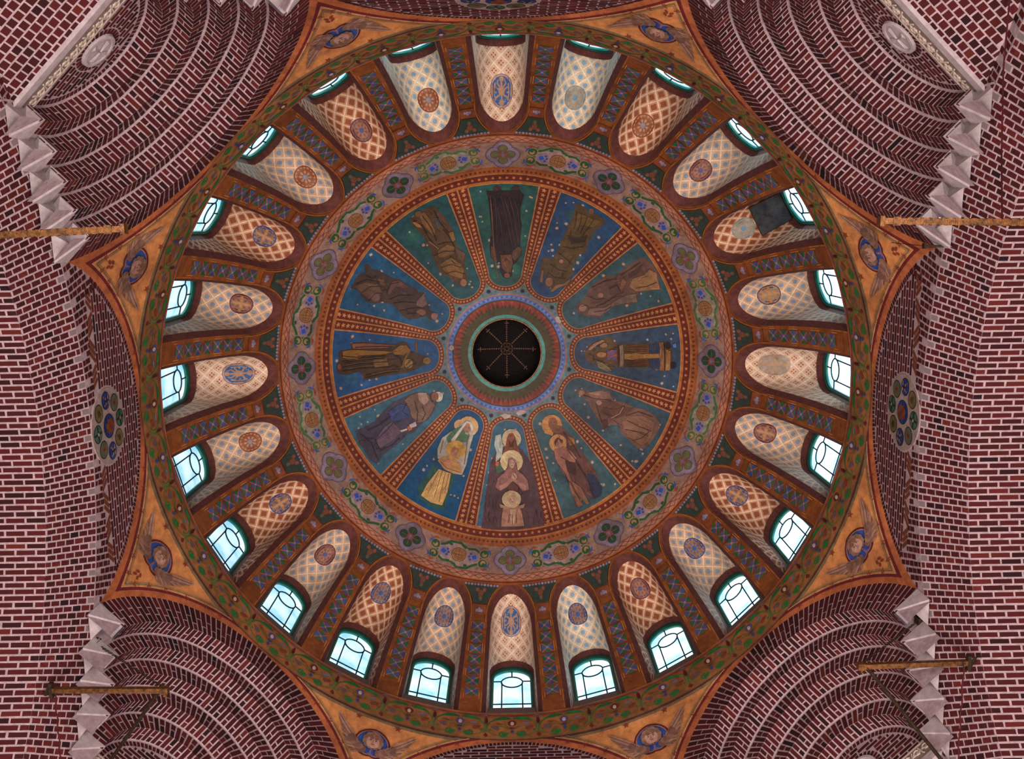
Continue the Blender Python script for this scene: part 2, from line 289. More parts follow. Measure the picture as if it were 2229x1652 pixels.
FIG={
90:"""P 463437 0.28,0.08;0.18,0.02;0.07,0.1;0.03,0.25;0.08,0.28;0.31,0.25
P 463437 -0.2,0.16;-0.31,0.03;-0.43,0.04;-0.45,0.19;-0.27,0.26
P 33262c 0.49,0.19;0.18,0.22;-0.17,0.21;-0.45,0.19;-0.57,0.34;-0.48,0.76;-0.46,1.09;-0.51,1.32;-0.47,1.65;-0.45,2.01;-0.51,2.12;-0.43,2.36;-0.34,2.53;-0.23,2.62;-0.2,2.94;-0.05,3.06;0.08,2.98;0.17,2.78;0.14,2.54;0.29,2.53;0.41,2.35;0.44,2.07;0.42,1.72;0.34,1.65;0.39,1.32;0.42,0.75;0.45,0.42
P 5a4133 0.4,1.96;0.28,2.02;0.23,2.49;0.33,2.48;0.41,2.27
P 5f4735 -0.23,2.15;-0.4,1.99;-0.5,2.06;-0.43,2.32;-0.28,2.46;-0.21,2.35
P 6b4a35 0.14,2.29;-0.19,2.27;-0.23,2.54;-0.17,2.82;-0.06,2.86;0.09,2.7
P 86584a -0.14,2.93;-0.13,2.97;-0.11,3;-0.07,3.01;-0.03,3.01;0,3;0.03,2.97;0.03,2.93;0.03,2.9;0,2.87;-0.04,2.86;-0.08,2.86;-0.11,2.87;-0.13,2.9
L0.025 4d3c42 0.38,0.3;0.33,0.95;0.3,2.21
L0.025 4d3c42 0.26,0.4;0.22,0.91;0.22,1.9
L0.025 4d3c42 0.08,0.37;-0.04,0.92;-0.22,1.99
L0.025 4d3c42 -0.02,0.45;-0.15,0.97;-0.32,1.98
L0.025 4d3c42 -0.16,0.41;-0.27,0.91;-0.4,1.89
L0.025 4d3c42 0.19,0.73;0.12,1.16;0.04,1.99
L0.025 4d3c42 -0.3,0.53;-0.38,0.79;-0.44,1.33
L0.02 8a6038 0.37,0.47;0.32,2.13;0.22,2.93;0.17,3.09
L0.02 44302a 0.05,2.51;-0.04,2.41;-0.15,2.51""",
60:"""P 5b472e 0.46,0.13;0.25,0.14;0.03,0.21;-0.23,0.16;-0.52,0.17;-0.49,0.43;-0.39,0.72;-0.42,1.12;-0.52,1.38;-0.38,1.57;-0.4,2.01;-0.56,2.17;-0.46,2.37;-0.68,2.32;-0.58,2.56;-0.34,2.78;-0.29,2.98;-0.2,3.02;-0.17,2.9;-0.03,3.01;0.1,2.83;0.16,2.66;0.24,2.7;0.13,2.88;0.19,2.97;0.4,2.49;0.49,2.21;0.37,2.12;0.22,2.12;0.2,1.83;0.26,1.49;0.3,1.01;0.34,0.58
P 6d5430 0.26,0.4;-0.08,0.35;-0.39,0.25;-0.33,0.55;-0.03,0.68;0.08,0.88;0.2,0.92
P 3c2f26 0.2,1.21;-0.11,1.1;-0.29,0.88;-0.34,1.1;-0.04,1.39
P 7c5347 -0.09,0.1;-0.1,0.15;-0.1,0.19;-0.08,0.23;-0.05,0.25;-0.02,0.25;0.02,0.23;0.04,0.2;0.06,0.15;0.05,0.11;0.04,0.07;0.01,0.05;-0.03,0.05;-0.06,0.07
P 9a6b55 -0.14,2.72;-0.16,2.78;-0.15,2.84;-0.13,2.89;-0.08,2.91;-0.03,2.92;0.02,2.89;0.06,2.84;0.08,2.78;0.07,2.72;0.05,2.68;0,2.65;-0.05,2.65;-0.1,2.68
P a06f5c -0.1,2;-0.1,2.02;-0.1,2.05;-0.08,2.07;-0.06,2.09;-0.03,2.09;0,2.09;0.02,2.07;0.02,2.04;0.02,2.01;0,1.99;-0.03,1.97;-0.05,1.97;-0.08,1.98
P 8f6a4a -0.26,2.76;-0.45,2.56;-0.54,2.31;-0.55,2.52;-0.35,2.8;-0.29,2.98;-0.21,3.01
P 8a6350 0.2,2.92;0.33,2.54;0.27,2.55;0.11,2.91
L0.02 3a2c20 0.34,0.36;0.21,0.63;0.13,0.92
L0.02 3a2c20 0.18,0.35;0.07,0.62;0.02,0.93
L0.02 3a2c20 -0.01,0.36;-0.05,0.58;-0.09,0.94
L0.02 3a2c20 -0.2,0.31;-0.2,0.65;-0.18,0.96
L0.02 3a2c20 0.15,1.84;-0.17,1.89;-0.35,1.93
L0.02 3a2c20 0.21,2.28;-0.1,2.3;-0.35,2.21
L0.02 3a2c20 0.15,2.53;-0.1,2.58;-0.4,2.42
L0.02 3a2c20 0.14,1.59;-0.11,1.51;-0.35,1.26""",
30:"""P 6d5044 0.56,0.26;0.52,0.13;0.18,0.01;-0.09,-0.01;-0.28,0.12;-0.5,0.18;-0.39,0.55;-0.31,0.87;-0.53,1.01;-0.52,1.24;-0.35,1.63;-0.36,2.07;-0.45,2.3;-0.28,2.57;-0.13,2.76;0.04,2.86;0.22,2.76;0.25,2.53;0.34,2.31;0.52,2.06;0.53,1.78;0.57,1.48;0.44,1.18;0.5,0.98;0.54,0.6
P 9b7350 0.13,0.8;0.08,0.44;0.15,0.19;0,0.09;-0.27,0.13;-0.48,0.18;-0.37,0.54;-0.24,0.91;-0.02,1.02
P 7d6a5e -0.22,1.76;-0.21,1.24;-0.31,0.94;-0.53,1.01;-0.4,1.38;-0.31,1.81
P 8a6a5e -0.06,2.45;-0.25,2.01;-0.24,1.57;-0.37,1.91;-0.4,2.28;-0.18,2.6
P 55403a 0.28,0.86;0.38,0.28;0.25,0.41;0.18,0.89
P a17556 -0.09,0.06;-0.13,0.09;-0.15,0.13;-0.16,0.17;-0.14,0.2;-0.11,0.22;-0.07,0.22;-0.03,0.2;0.01,0.17;0.03,0.13;0.03,0.09;0.02,0.06;-0.01,0.04;-0.05,0.04
P 966d58 0.09,1.86;0.07,1.89;0.06,1.92;0.06,1.96;0.08,2;0.11,2.03;0.15,2.03;0.18,2.02;0.2,2;0.21,1.96;0.21,1.92;0.19,1.88;0.16,1.86;0.12,1.85
P a07a6a -0.01,2.52;-0.04,2.55;-0.05,2.6;-0.05,2.65;-0.02,2.7;0.01,2.73;0.06,2.74;0.1,2.73;0.14,2.69;0.15,2.64;0.15,2.59;0.12,2.55;0.08,2.52;0.04,2.51
P 8a6048 0.27,1.07;0.13,1.02;-0.04,1.3;0.05,1.33
L0.02 3f2d2a 0.38,1.07;0.42,0.6;0.46,0.29
L0.02 3f2d2a 0.46,2.03;0.45,1.64;0.36,1.24
L0.02 3f2d2a 0.26,2.25;0.08,2.13;-0.01,1.88
L0.02 3f2d2a -0.1,2.24;-0.13,1.95;-0.08,1.52
L0.02 3f2d2a -0.14,0.85;-0.25,0.52;-0.26,0.17
L0.02 3f2d2a 0.12,2.65;0.06,2.46;-0.09,2.47
L0.02 3f2d2a -0.21,2.38;-0.33,2.05;-0.31,1.81
L0.02 3f2d2a 0.19,1.59;0.17,1.33;-0.02,1.33""",
0:"""P 60482f 0.03,2.99;0.23,2.86;0.34,2.61;0.47,2.36;0.51,2.23;0.47,2.06;0.35,2.05;0.32,1.88;0.32,1.67;0.37,0.98;0.42,0.58;0.43,0.4;0.33,0.29;-0.04,0.26;-0.26,0.28;-0.4,0.39;-0.4,0.58;-0.35,0.97;-0.35,1.66;-0.39,1.9;-0.37,2.11;-0.52,2.07;-0.52,2.23;-0.48,2.44;-0.33,2.61;-0.28,2.82;-0.17,2.94
P 35405a 0.34,0.97;0.39,0.69;0.36,0.63;-0.37,0.62;-0.34,0.97
P 7b5230 0.3,1.67;0.33,0.98;0.1,0.98;0.07,1.26;0.11,1.68
P 6d4326 -0.14,1.5;-0.08,1;-0.34,0.97;-0.35,1.63
P a5773c 0.03,1.74;0.07,1.38;0.05,1.2;0.09,0.66;-0.03,0.63;-0.09,1.26;-0.14,1.5;-0.12,1.74
P 8a5f40 0.42,0.63;0.44,0.49;-0.39,0.47;-0.4,0.61
P 9c7148 0.23,0.44;0.19,0.28;-0.37,0.29;-0.39,0.44
P 332528 0.36,0.26;0.31,0.27;0.27,0.3;0.25,0.34;0.25,0.39;0.27,0.43;0.3,0.46;0.34,0.47;0.39,0.45;0.42,0.42;0.45,0.38;0.45,0.33;0.43,0.29;0.4,0.27
P 2e2228 -0.21,0.1;-0.25,0.11;-0.29,0.13;-0.31,0.17;-0.31,0.21;-0.3,0.25;-0.26,0.28;-0.22,0.29;-0.18,0.29;-0.14,0.26;-0.12,0.22;-0.11,0.18;-0.13,0.14;-0.16,0.11
P 9b7355 0.27,2.25;0.24,2.26;0.21,2.3;0.2,2.35;0.19,2.4;0.21,2.45;0.23,2.48;0.27,2.49;0.3,2.47;0.33,2.44;0.34,2.39;0.34,2.33;0.33,2.29;0.31,2.26
P a07245 -0.02,2.29;-0.05,2.3;-0.08,2.34;-0.1,2.4;-0.1,2.47;-0.09,2.53;-0.06,2.58;-0.03,2.59;0.01,2.58;0.04,2.54;0.06,2.47;0.06,2.41;0.04,2.34;0.02,2.3
P a0765a 0.12,2.87;0.3,2.67;0.43,2.39;0.4,2.31;0.25,2.59;0.1,2.78
P 7d7050 -0.22,2.59;-0.29,2.26;-0.49,2.09;-0.52,2.23;-0.42,2.51
P 8e4c38 0.13,2.27;0.14,1.96;-0.16,1.96;-0.18,2.27
P 3f5cae 0.12,2.25;0.12,2.17;0.04,2.17;0.04,2.25
P 3f5cae 0.13,2.08;0.13,2;0.05,2;0.05,2.08
P 3f5cae 0.02,2.17;0.02,2.09;-0.06,2.09;-0.06,2.17
P 3f5cae -0.09,2.25;-0.09,2.17;-0.17,2.17;-0.17,2.25
P 3f5cae -0.08,2.08;-0.08,2;-0.16,1.99;-0.16,2.08
P 4b6584 0.22,2.65;0.25,2.53;0.18,2.51;0.15,2.63
P 8c7460 0.27,1.88;0.31,1.76;-0.35,1.74;-0.36,1.85
L0.014 3f2a1d 0.27,1.67;0.27,1.37;0.3,0.99
L0.014 3f2a1d 0.22,1.68;0.23,1.38;0.26,1
L0.014 3f2a1d 0.17,1.68;0.17,1.38;0.2,1
L0.014 3f2a1d 0.11,1.68;0.12,1.38;0.15,1
L0.014 3f2a1d -0.18,1.68;-0.17,1.38;-0.14,1
L0.014 3f2a1d -0.24,1.67;-0.23,1.37;-0.19,1
L0.014 3f2a1d -0.29,1.67;-0.28,1.37;-0.25,0.99
L0.014 3f2a1d -0.34,1.66;-0.33,1.37;-0.29,0.99
L0.018 38281f 0.07,2.69;0.22,2.56;0.34,2.37
L0.018 38281f -0.16,2.69;-0.21,2.45;-0.38,2.19
L0.018 38281f 0.08,2.28;0.21,1.97;0.27,1.88
L0.018 38281f 0.3,1.91;-0.36,1.9
L0.018 38281f 0.43,0.48;-0.39,0.44
L0.018 38281f -0.02,2.84;-0.05,2.69;-0.22,2.68
P 5d8ad0 0.39,0.19;0.44,0.08;0.31,0.08;0.31,0.17""",
-30:"""P 7d5a4c 0.09,2.96;0.22,2.71;0.25,2.49;0.48,2.27;0.56,2;0.39,1.78;0.52,1.43;0.53,1.15;0.65,0.81;0.66,0.41;0.56,0.2;0.31,0.14;0,0.16;-0.3,0.21;-0.43,0.4;-0.36,0.74;-0.32,1.05;-0.17,1.32;-0.31,1.55;-0.49,1.5;-0.44,1.74;-0.26,2.1;-0.05,2.48;-0.01,2.66;-0.01,2.86
P 8e6653 -0.04,1.24;0.25,1.13;0.48,0.73;0.49,0.33;0.04,0.23;-0.28,0.3;-0.31,0.65;-0.23,1.04
P 6a463b 0.09,2.24;0.34,1.82;0.4,1.37;0.52,1.11;0.18,1.25;-0.12,1.56;-0.12,1.88;-0.09,2.09
P 8f6c5c 0.18,2.61;0.45,2.26;0.53,1.98;0.42,1.86;0.22,2.15;0.11,2.41
P a88068 0.14,2.67;0.11,2.67;0.07,2.68;0.04,2.7;0.01,2.74;0.01,2.78;0.02,2.82;0.04,2.84;0.08,2.85;0.12,2.84;0.15,2.81;0.17,2.78;0.18,2.73;0.17,2.7
P a77c66 0.15,2.07;0.12,2.07;0.08,2.07;0.05,2.1;0.03,2.13;0.03,2.17;0.04,2.21;0.06,2.23;0.09,2.24;0.13,2.23;0.16,2.2;0.18,2.17;0.18,2.13;0.17,2.1
P 5c3b30 -0.32,1.82;-0.19,1.67;-0.37,1.51;-0.5,1.57
L0.02 4a3029 0.05,1.98;0.17,1.65;0.43,1.39
L0.02 4a3029 -0.08,1.82;0.01,1.47;0.37,1.43
L0.02 4a3029 0.1,1.13;0.14,0.74;0.22,0.3
L0.02 4a3029 -0.16,1.04;-0.03,0.72;0.05,0.32
L0.02 4a3029 0.06,2.23;-0.13,2.03;-0.36,1.75
L0.02 4a3029 0.2,1.22;0.5,0.94;0.6,0.46
L0.02 4a3029 0.05,2.7;0.14,2.35;0.36,1.83
L0.02 4a3029 -0.31,0.65;-0.11,0.46;0.18,0.36
L0.02 c0a080 -0.1,1.59;0.15,1.43;0.38,1.42""",
-60:"""P c98c50 0.34,2.58;0.24,2.49;0.11,2.45;-0.02,2.47;-0.14,2.53;-0.22,2.64;-0.24,2.78;-0.2,2.91;-0.11,3.02;0.02,3.07;0.16,3.05;0.28,2.97;0.36,2.85;0.38,2.71
P 6b4740 0.06,2.61;0.33,2.51;0.43,2.13;0.4,1.81;0.46,1.49;0.53,1.06;0.51,0.68;0.43,0.34;0.26,0.11;0.06,0.16;-0.12,0.46;-0.5,0.15;-0.4,0.64;-0.31,1.1;-0.37,1.48;-0.33,1.96;-0.22,2.3
P 343c56 0.28,0.91;0.44,0.77;0.46,0.32;0.35,0.13;0.09,0.14;0.1,0.44
P a36f3f 0.31,2.21;0.46,2.03;0.4,1.88;0.22,1.92
P 8b5a3e 0.24,2.69;0.19,2.63;0.12,2.6;0.06,2.6;0,2.63;-0.03,2.69;-0.03,2.77;0,2.84;0.05,2.9;0.11,2.94;0.18,2.94;0.24,2.9;0.27,2.84;0.27,2.76
P c89058 0.19,2.04;0.11,1.95;0,1.91;-0.12,1.92;-0.23,1.97;-0.29,2.07;-0.31,2.19;-0.28,2.31;-0.19,2.4;-0.08,2.45;0.04,2.45;0.14,2.38;0.21,2.28;0.23,2.16
P 7d5138 0.1,2.74;0.29,2.58;0.29,2.38;0.08,2.44;-0.03,2.58
P a87060 -0.24,2.07;0.05,2.03;0.2,1.74;0.22,1.5;0.06,1.36;-0.18,1.34;-0.26,0.92;-0.32,1.07;-0.35,1.51;-0.34,1.81
P 50302b -0.11,1.62;0.12,1.4;-0.04,1.03;-0.21,1.28
P 9b6b50 -0.24,0.95;-0.09,0.67;-0.09,0.09;-0.18,0.1;-0.27,0.54
P 9b6b50 -0.31,1.02;-0.32,0.64;-0.28,0.15;-0.44,0.12;-0.41,0.69
P a97b68 0.08,2.13;0.04,2.08;-0.01,2.06;-0.07,2.06;-0.11,2.08;-0.14,2.13;-0.14,2.18;-0.12,2.24;-0.08,2.29;-0.03,2.32;0.03,2.32;0.07,2.29;0.1,2.25;0.1,2.19
P 5c3428 -0.12,2.28;0.03,2.35;0.13,2.18;0.07,2.1;0.03,2.28;-0.16,2.15
P b58468 0.18,1.72;0.23,1.49;0.15,1.46;0.11,1.69
L0.022 4a2a26 0.26,2.4;0.33,1.97;0.33,1.42
L0.022 4a2a26 0.11,1.87;0.18,1.44;0.21,0.8
L0.022 4a2a26 0.15,1.38;0.19,0.89;0.2,0.34
L0.022 4a2a26 -0.18,1.77;-0.05,1.58;0,1.4
L0.022 4a2a26 -0.35,1.59;-0.3,1.25;-0.35,0.89
L0.022 4a2a26 -0.04,2.22;-0.02,2.2
L0.022 4a2a26 0.03,2.2;0.05,2.18
L0.022 4a2a26 0.08,2.83;0.1,2.81
L0.022 4a2a26 0.17,2.79;0.2,2.76""",
-90:"""P 5c4045 -0.56,1.96;-0.4,2.29;0.47,2.27;0.7,1.91;0.84,1.18;1.04,-0.05;-0.84,-0.06;-0.69,1.08
P b8c0b4 -0.39,2.8;-0.23,2.86;-0.16,2.51;-0.2,2.19;-0.4,1.98;-0.36,2.3;-0.43,2.52
P d8bf96 0.4,2.69;0.37,2.57;0.28,2.48;0.16,2.43;0.03,2.44;-0.09,2.5;-0.17,2.6;-0.19,2.72;-0.16,2.85;-0.08,2.96;0.04,3.02;0.17,3.01;0.29,2.94;0.37,2.82
P 884c2c -0.04,2.75;0.03,2.89;0.15,2.89;0.22,2.77;0.28,2.49;0.39,2.2;-0.2,2.23;-0.08,2.51
P 9c5c3e 0.18,2.76;0.17,2.7;0.14,2.66;0.11,2.64;0.07,2.64;0.04,2.67;0.01,2.71;0,2.77;0.01,2.82;0.04,2.87;0.07,2.89;0.11,2.89;0.15,2.86;0.17,2.81
P 54281a 0.02,2.71;0.09,2.55;0.17,2.7;0.16,2.46;0.02,2.47
P 4a6a52 -0.4,1.98;-0.17,1.95;-0.13,1.76;-0.37,1.63
P c8683a -0.4,2.02;-0.28,2.01;-0.32,1.87;-0.4,1.9
P dcc495 0.44,2;0.4,1.85;0.3,1.74;0.16,1.69;0.01,1.69;-0.13,1.76;-0.22,1.88;-0.26,2.03;-0.22,2.18;-0.12,2.31;0.02,2.37;0.17,2.37;0.31,2.29;0.41,2.15
P 9a6a60 -0.01,1.92;0.03,2.13;0.11,2.17;0.21,2.06;0.24,1.78;0.38,1.65;0.57,1.39;0.6,1.11;0.41,1.09;0.29,1.26;0.12,1.43;-0.06,1.24;-0.26,1.12;-0.41,1.23;-0.33,1.51;-0.13,1.7
P b88678 -0.29,1.27;-0.06,1.4;0.12,1.59;0.26,1.43;0.53,1.24;0.49,1.08;0.33,1.26;0.13,1.43;-0.1,1.22;-0.26,1.14
P c79f8c 0.18,1.95;0.17,1.89;0.15,1.84;0.12,1.82;0.08,1.82;0.05,1.85;0.03,1.9;0.02,1.95;0.03,2.01;0.05,2.06;0.09,2.08;0.12,2.08;0.15,2.05;0.18,2.01
P c9a08a 0.11,1.67;0.2,1.65;0.26,1.52;0.16,1.45;0.08,1.56
P 704339 0.02,1.12;-0.06,1.24;0.13,1.41;0.29,1.22;0.25,1.11
P a87b64 -0.23,0.32;-0.18,0.64;-0.07,0.76;0.28,0.71;0.37,0.46;0.44,0.01;-0.25,0.02
P d6bb90 0.36,0.84;0.33,0.73;0.25,0.64;0.13,0.59;0,0.6;-0.11,0.65;-0.19,0.74;-0.22,0.86;-0.19,0.98;-0.11,1.07;0.01,1.13;0.14,1.12;0.26,1.06;0.34,0.96
P c9a284 0.23,0.84;0.22,0.77;0.18,0.72;0.12,0.69;0.07,0.69;0.01,0.72;-0.02,0.78;-0.03,0.85;-0.02,0.92;0.02,0.97;0.07,1;0.13,1;0.18,0.97;0.22,0.91
P c29a80 -0.01,0.56;0.2,0.55;0.18,0.32;0.14,0.08;0.04,0.08;0,0.32
P b48a70 -0.3,0.72;-0.07,0.64;-0.03,0.56;-0.26,0.6
P b48a70 0.48,0.69;0.24,0.63;0.2,0.55;0.43,0.57
L0.018 6a4038 0.04,2.81;0.14,2.8
L0.018 6a4038 0.05,1.97;0.08,1.97
L0.018 6a4038 0.13,1.98;0.16,1.98
L0.018 6a4038 0.08,1.89;0.12,1.89
L0.018 6a4038 0.04,0.86;0.07,0.86
L0.018 6a4038 0.13,0.87;0.15,0.86
L0.018 6a4038 0.08,0.78;0.12,0.78
L0.018 6a4038 0.09,0.36;0.09,0.08
L0.018 6a4038 0.01,2.13;-0.03,1.84;-0.17,1.64
L0.018 6a4038 0.23,1.98;0.26,1.74;0.46,1.56
L0.018 6a4038 0.01,0.4;-0.04,0.12
L0.018 6a4038 0.2,0.39;0.21,0.11
L0.018 6a4038 0.12,1.63;0.2,1.51""",
-120:"""P 2c5a50 -0.36,1.26;0.01,1.29;0.39,1.28;0.48,0.56;0.54,0.21;0.23,0.1;-0.26,0.18;-0.46,0.43;-0.38,0.87
P e0b878 0.32,2.94;0.36,2.81;0.33,2.68;0.25,2.57;0.13,2.52;-0.01,2.51;-0.14,2.56;-0.23,2.66;-0.26,2.79;-0.24,2.93;-0.16,3.05;-0.03,3.12;0.1,3.12;0.23,3.06
P d8a870 -0.06,2.82;-0.04,2.75;-0.05,2.67;-0.1,2.61;-0.16,2.57;-0.24,2.56;-0.31,2.58;-0.36,2.63;-0.38,2.7;-0.36,2.78;-0.32,2.84;-0.25,2.89;-0.18,2.9;-0.11,2.87
P b9b4a8 -0.12,2.93;0.03,3.02;0.19,2.91;0.31,2.62;0.39,2.23;0.53,1.72;0.55,1.39;0.36,1.34;0,1.47;-0.33,1.51;-0.47,1.76;-0.5,2.09;-0.35,2.41;-0.22,2.68
P 567a5a -0.38,2.17;-0.32,2.5;-0.12,2.78;0.07,2.58;0.22,2.58;0.22,2.35;-0.09,2.23;-0.28,2.07
P b08468 0.14,2.86;0.16,2.78;0.16,2.7;0.13,2.64;0.08,2.62;0.01,2.63;-0.05,2.67;-0.1,2.74;-0.13,2.82;-0.13,2.89;-0.1,2.95;-0.05,2.98;0.02,2.98;0.08,2.93
P d8d2c4 -0.12,2.78;-0.09,2.95;0.09,2.97;0.26,2.75;0.18,2.75;0.04,2.91;-0.05,2.88;-0.08,2.57;-0.13,2.16;-0.23,2.18
P d9a850 0.31,2.14;0.34,2.01;0.31,1.89;0.23,1.79;0.11,1.73;-0.02,1.72;-0.14,1.77;-0.23,1.86;-0.26,1.98;-0.23,2.11;-0.15,2.22;-0.03,2.29;0.1,2.3;0.22,2.24
P c8955c -0.3,1.45;-0.19,1.67;0.08,1.75;0.32,1.71;0.54,1.42;0.3,1.32;0,1.32
P d2a868 -0.15,1.24;0.24,1.29;0.39,0.75;0.43,0.28;0.1,0.22;-0.26,0.26;-0.26,0.64
P c99474 0.14,1.97;0.16,1.9;0.16,1.84;0.13,1.8;0.08,1.78;0.03,1.78;-0.02,1.81;-0.06,1.86;-0.08,1.92;-0.08,1.98;-0.05,2.03;0,2.06;0.05,2.05;0.1,2.02
P b9743c -0.09,1.92;-0.05,2.08;0.09,2.06;0.17,1.94;0.05,2.03;-0.02,1.88
P c88a68 -0.24,1.49;0.01,1.67;0.16,1.59;0.01,1.44
L0.018 8a5c40 -0.03,1.23;0.12,0.39
L0.018 8a5c40 0.07,1.25;0.3,0.33
L0.018 8a5c40 -0.12,1.18;-0.11,0.42
L0.018 8a5c40 0.18,1.26;0.33,0.65
L0.018 8a5c40 -0.23,1.46;0.04,1.38;0.46,1.43
L0.018 8a5c40 -0.03,2.76;0,2.77
L0.018 8a5c40 0.06,2.79;0.1,2.79
L0.018 8a5c40 0.06,2.65;0.11,2.67
L0.018 8a5c40 0.01,1.9;0.03,1.9
L0.018 8a5c40 0.07,1.91;0.1,1.92
L0.018 8a5c40 0.16,2.62;0.47,1.7
L0.018 8a5c40 -0.43,2.05;-0.34,1.66""",
-150:"""P 4c4558 -0.51,0.15;-0.43,0.52;-0.42,0.84;-0.52,1.22;-0.59,1.58;-0.53,1.87;-0.5,2.18;-0.39,2.45;-0.2,2.67;-0.13,2.91;0.06,3.01;0.17,2.88;0.18,2.71;0.34,2.51;0.45,2.23;0.44,1.91;0.53,1.68;0.46,1.4;0.54,1.09;0.54,0.68;0.56,0.41;0.68,0.14;0.47,0.06;0.24,0.07;0.05,0.08;-0.16,0.06
P 7c6050 -0.44,1.91;-0.47,2.16;-0.39,2.45;-0.17,2.65;0.03,2.61;0.19,2.66;0.34,2.39;0.43,2.08;0.34,1.9;0.07,1.86;-0.19,1.94
P b09080 -0.41,2.38;-0.27,2.62;-0.03,2.57;0.01,2.38;-0.2,2.3
P 3d4c78 -0.42,1.33;-0.43,1.74;-0.22,1.95;0.05,1.83;-0.01,1.5;-0.16,1.26
P 6b5566 0.04,0.55;-0.11,0.98;-0.11,1.27;0.26,1.35;0.35,1.07;0.35,0.66;0.36,0.48
P d8cdb8 0.1,2.99;0.15,2.94;0.18,2.88;0.17,2.81;0.14,2.76;0.08,2.73;0.01,2.73;-0.05,2.75;-0.1,2.8;-0.12,2.86;-0.12,2.92;-0.08,2.98;-0.03,3.01;0.04,3.02
P 8a5c44 0.03,2.88;0.08,2.84;0.1,2.79;0.1,2.73;0.07,2.69;0.03,2.67;-0.03,2.67;-0.09,2.69;-0.14,2.73;-0.16,2.78;-0.16,2.83;-0.13,2.88;-0.08,2.91;-0.02,2.91
P d0b8a8 0.24,1.32;0.3,1.53;0.35,1.51;0.3,1.32
P b86a4a 0.27,1.55;0.29,1.7;0.42,1.64;0.4,1.53
P c8b4b0 0.25,1.64;0.28,1.87;0.41,1.81;0.37,1.64
P 59504e -0.06,0.19;-0.04,0.16;-0.02,0.13;-0.03,0.09;-0.05,0.07;-0.08,0.05;-0.11,0.05;-0.14,0.06;-0.16,0.08;-0.18,0.12;-0.17,0.15;-0.15,0.18;-0.12,0.2;-0.09,0.2
L0.02 2f2938 -0.36,0.22;0.05,0.38;0.59,0.22
L0.02 2f2938 0.07,0.53;0.01,0.99;-0.07,1.29
L0.02 2f2938 -0.32,0.46;-0.24,0.9;-0.27,1.33
L0.02 2f2938 0.28,0.37;0.46,0.74;0.43,1.18
L0.02 2f2938 -0.27,2.18;0.07,2.1;0.3,1.9
L0.02 2f2938 0,2.31;0.25,2.25;0.36,2.05
L0.02 2f2938 -0.34,1.94;-0.19,1.69;0.03,1.8
L0.02 2f2938 -0.17,0.28;0.02,0.52;0.36,0.48""",
180:"""P 4d3826 -0.56,0.56;-0.57,0.82;-0.5,1.3;-0.42,1.9;-0.49,2.15;-0.46,2.27;-0.3,2.38;-0.18,2.44;-0.12,2.59;-0.02,2.8;0.01,2.91;0.11,3.02;0.24,2.98;0.27,2.77;0.4,2.51;0.46,2.3;0.48,2.03;0.5,1.55;0.55,1.19;0.57,0.9;0.41,0.9;0.3,0.78;0.36,0.43;0.3,0.14;0.17,0.12;0.04,0.12;-0.11,0.2;-0.34,0.18;-0.38,0.29;-0.38,0.59
P 9b6c30 -0.35,0.3;-0.36,0.59;-0.31,1.01;-0.24,1.61;-0.2,1.85;-0.14,1.61;-0.15,0.95;-0.09,0.77;-0.1,0.47;-0.16,0.31
P 8a5a44 -0.54,0.58;-0.52,1;-0.44,1.6;-0.39,1.94;-0.33,1.61;-0.36,1.01;-0.4,0.62
P 7d5c34 -0.01,1.25;-0.04,1.67;0.2,1.72;0.22,1.29
P 8c6434 -0.22,1.85;-0.38,2.08;-0.37,2.28;-0.22,2.38;-0.08,2.21;-0.12,1.91
P 7a5428 0.12,2.17;-0.14,2.29;-0.27,2.38;-0.19,2.41;0.01,2.29;0.29,2.18;0.31,2.07
P 8f7038 0.14,3.02;0.19,3.01;0.22,2.97;0.24,2.92;0.24,2.87;0.21,2.82;0.18,2.79;0.13,2.79;0.08,2.8;0.05,2.84;0.03,2.89;0.04,2.94;0.06,2.98;0.1,3.01
P 6d4a2c -0.47,2.53;-0.47,2.59;-0.17,2.63;-0.15,2.56
P 8e7040 0.2,2.47;0.26,2.45;0.31,2.41;0.33,2.35;0.33,2.29;0.29,2.24;0.24,2.21;0.18,2.21;0.12,2.23;0.07,2.27;0.04,2.32;0.05,2.38;0.08,2.43;0.13,2.46
P 8a4c38 0.1,0.25;0.14,0.24;0.16,0.22;0.18,0.19;0.17,0.16;0.15,0.14;0.12,0.12;0.09,0.12;0.05,0.12;0.02,0.15;0.01,0.17;0.01,0.2;0.03,0.23;0.06,0.24
L0.02 281a12 -0.22,0.26;-0.08,1.01;-0.09,1.67
L0.02 281a12 0.01,0.32;-0.05,0.86;-0.01,1.61
L0.02 281a12 0.12,0.28;0.06,0.86;0.08,1.72
L0.02 281a12 0.23,0.27;0.2,0.82;0.25,1.71
L0.02 281a12 0.42,0.97;0.38,1.45;0.34,2.05
L0.02 281a12 -0.16,0.77;-0.14,1.25;-0.13,1.61
L0.02 281a12 -0.43,0.68;-0.41,1.16;-0.37,1.84
L0.02 281a12 -0.05,0.26;-0.06,0.71
L0.02 281a12 0.5,0.96;0.42,1.57;0.39,1.99
L0.02 281a12 0.24,2.24;0.1,2.38;0.08,2.5
L0.02 281a12 0.33,2.26;0.22,2.42;0.2,2.57
L0.02 281a12 -0.08,1.91;-0.01,2.09;0.23,2.13
L0.02 281a12 0.25,1.71;0.21,1.89;0.28,2.03
L0.014 8a6430 0.07,0.4;0.03,0.83;0.05,1.49
L0.014 8a6430 -0.06,0.5;-0.07,0.89;-0.07,1.49
L0.014 8a6430 0.18,0.46;0.14,0.88;0.16,1.6
L0.014 8a6430 0.41,1.15;0.36,1.58;0.36,1.99""",
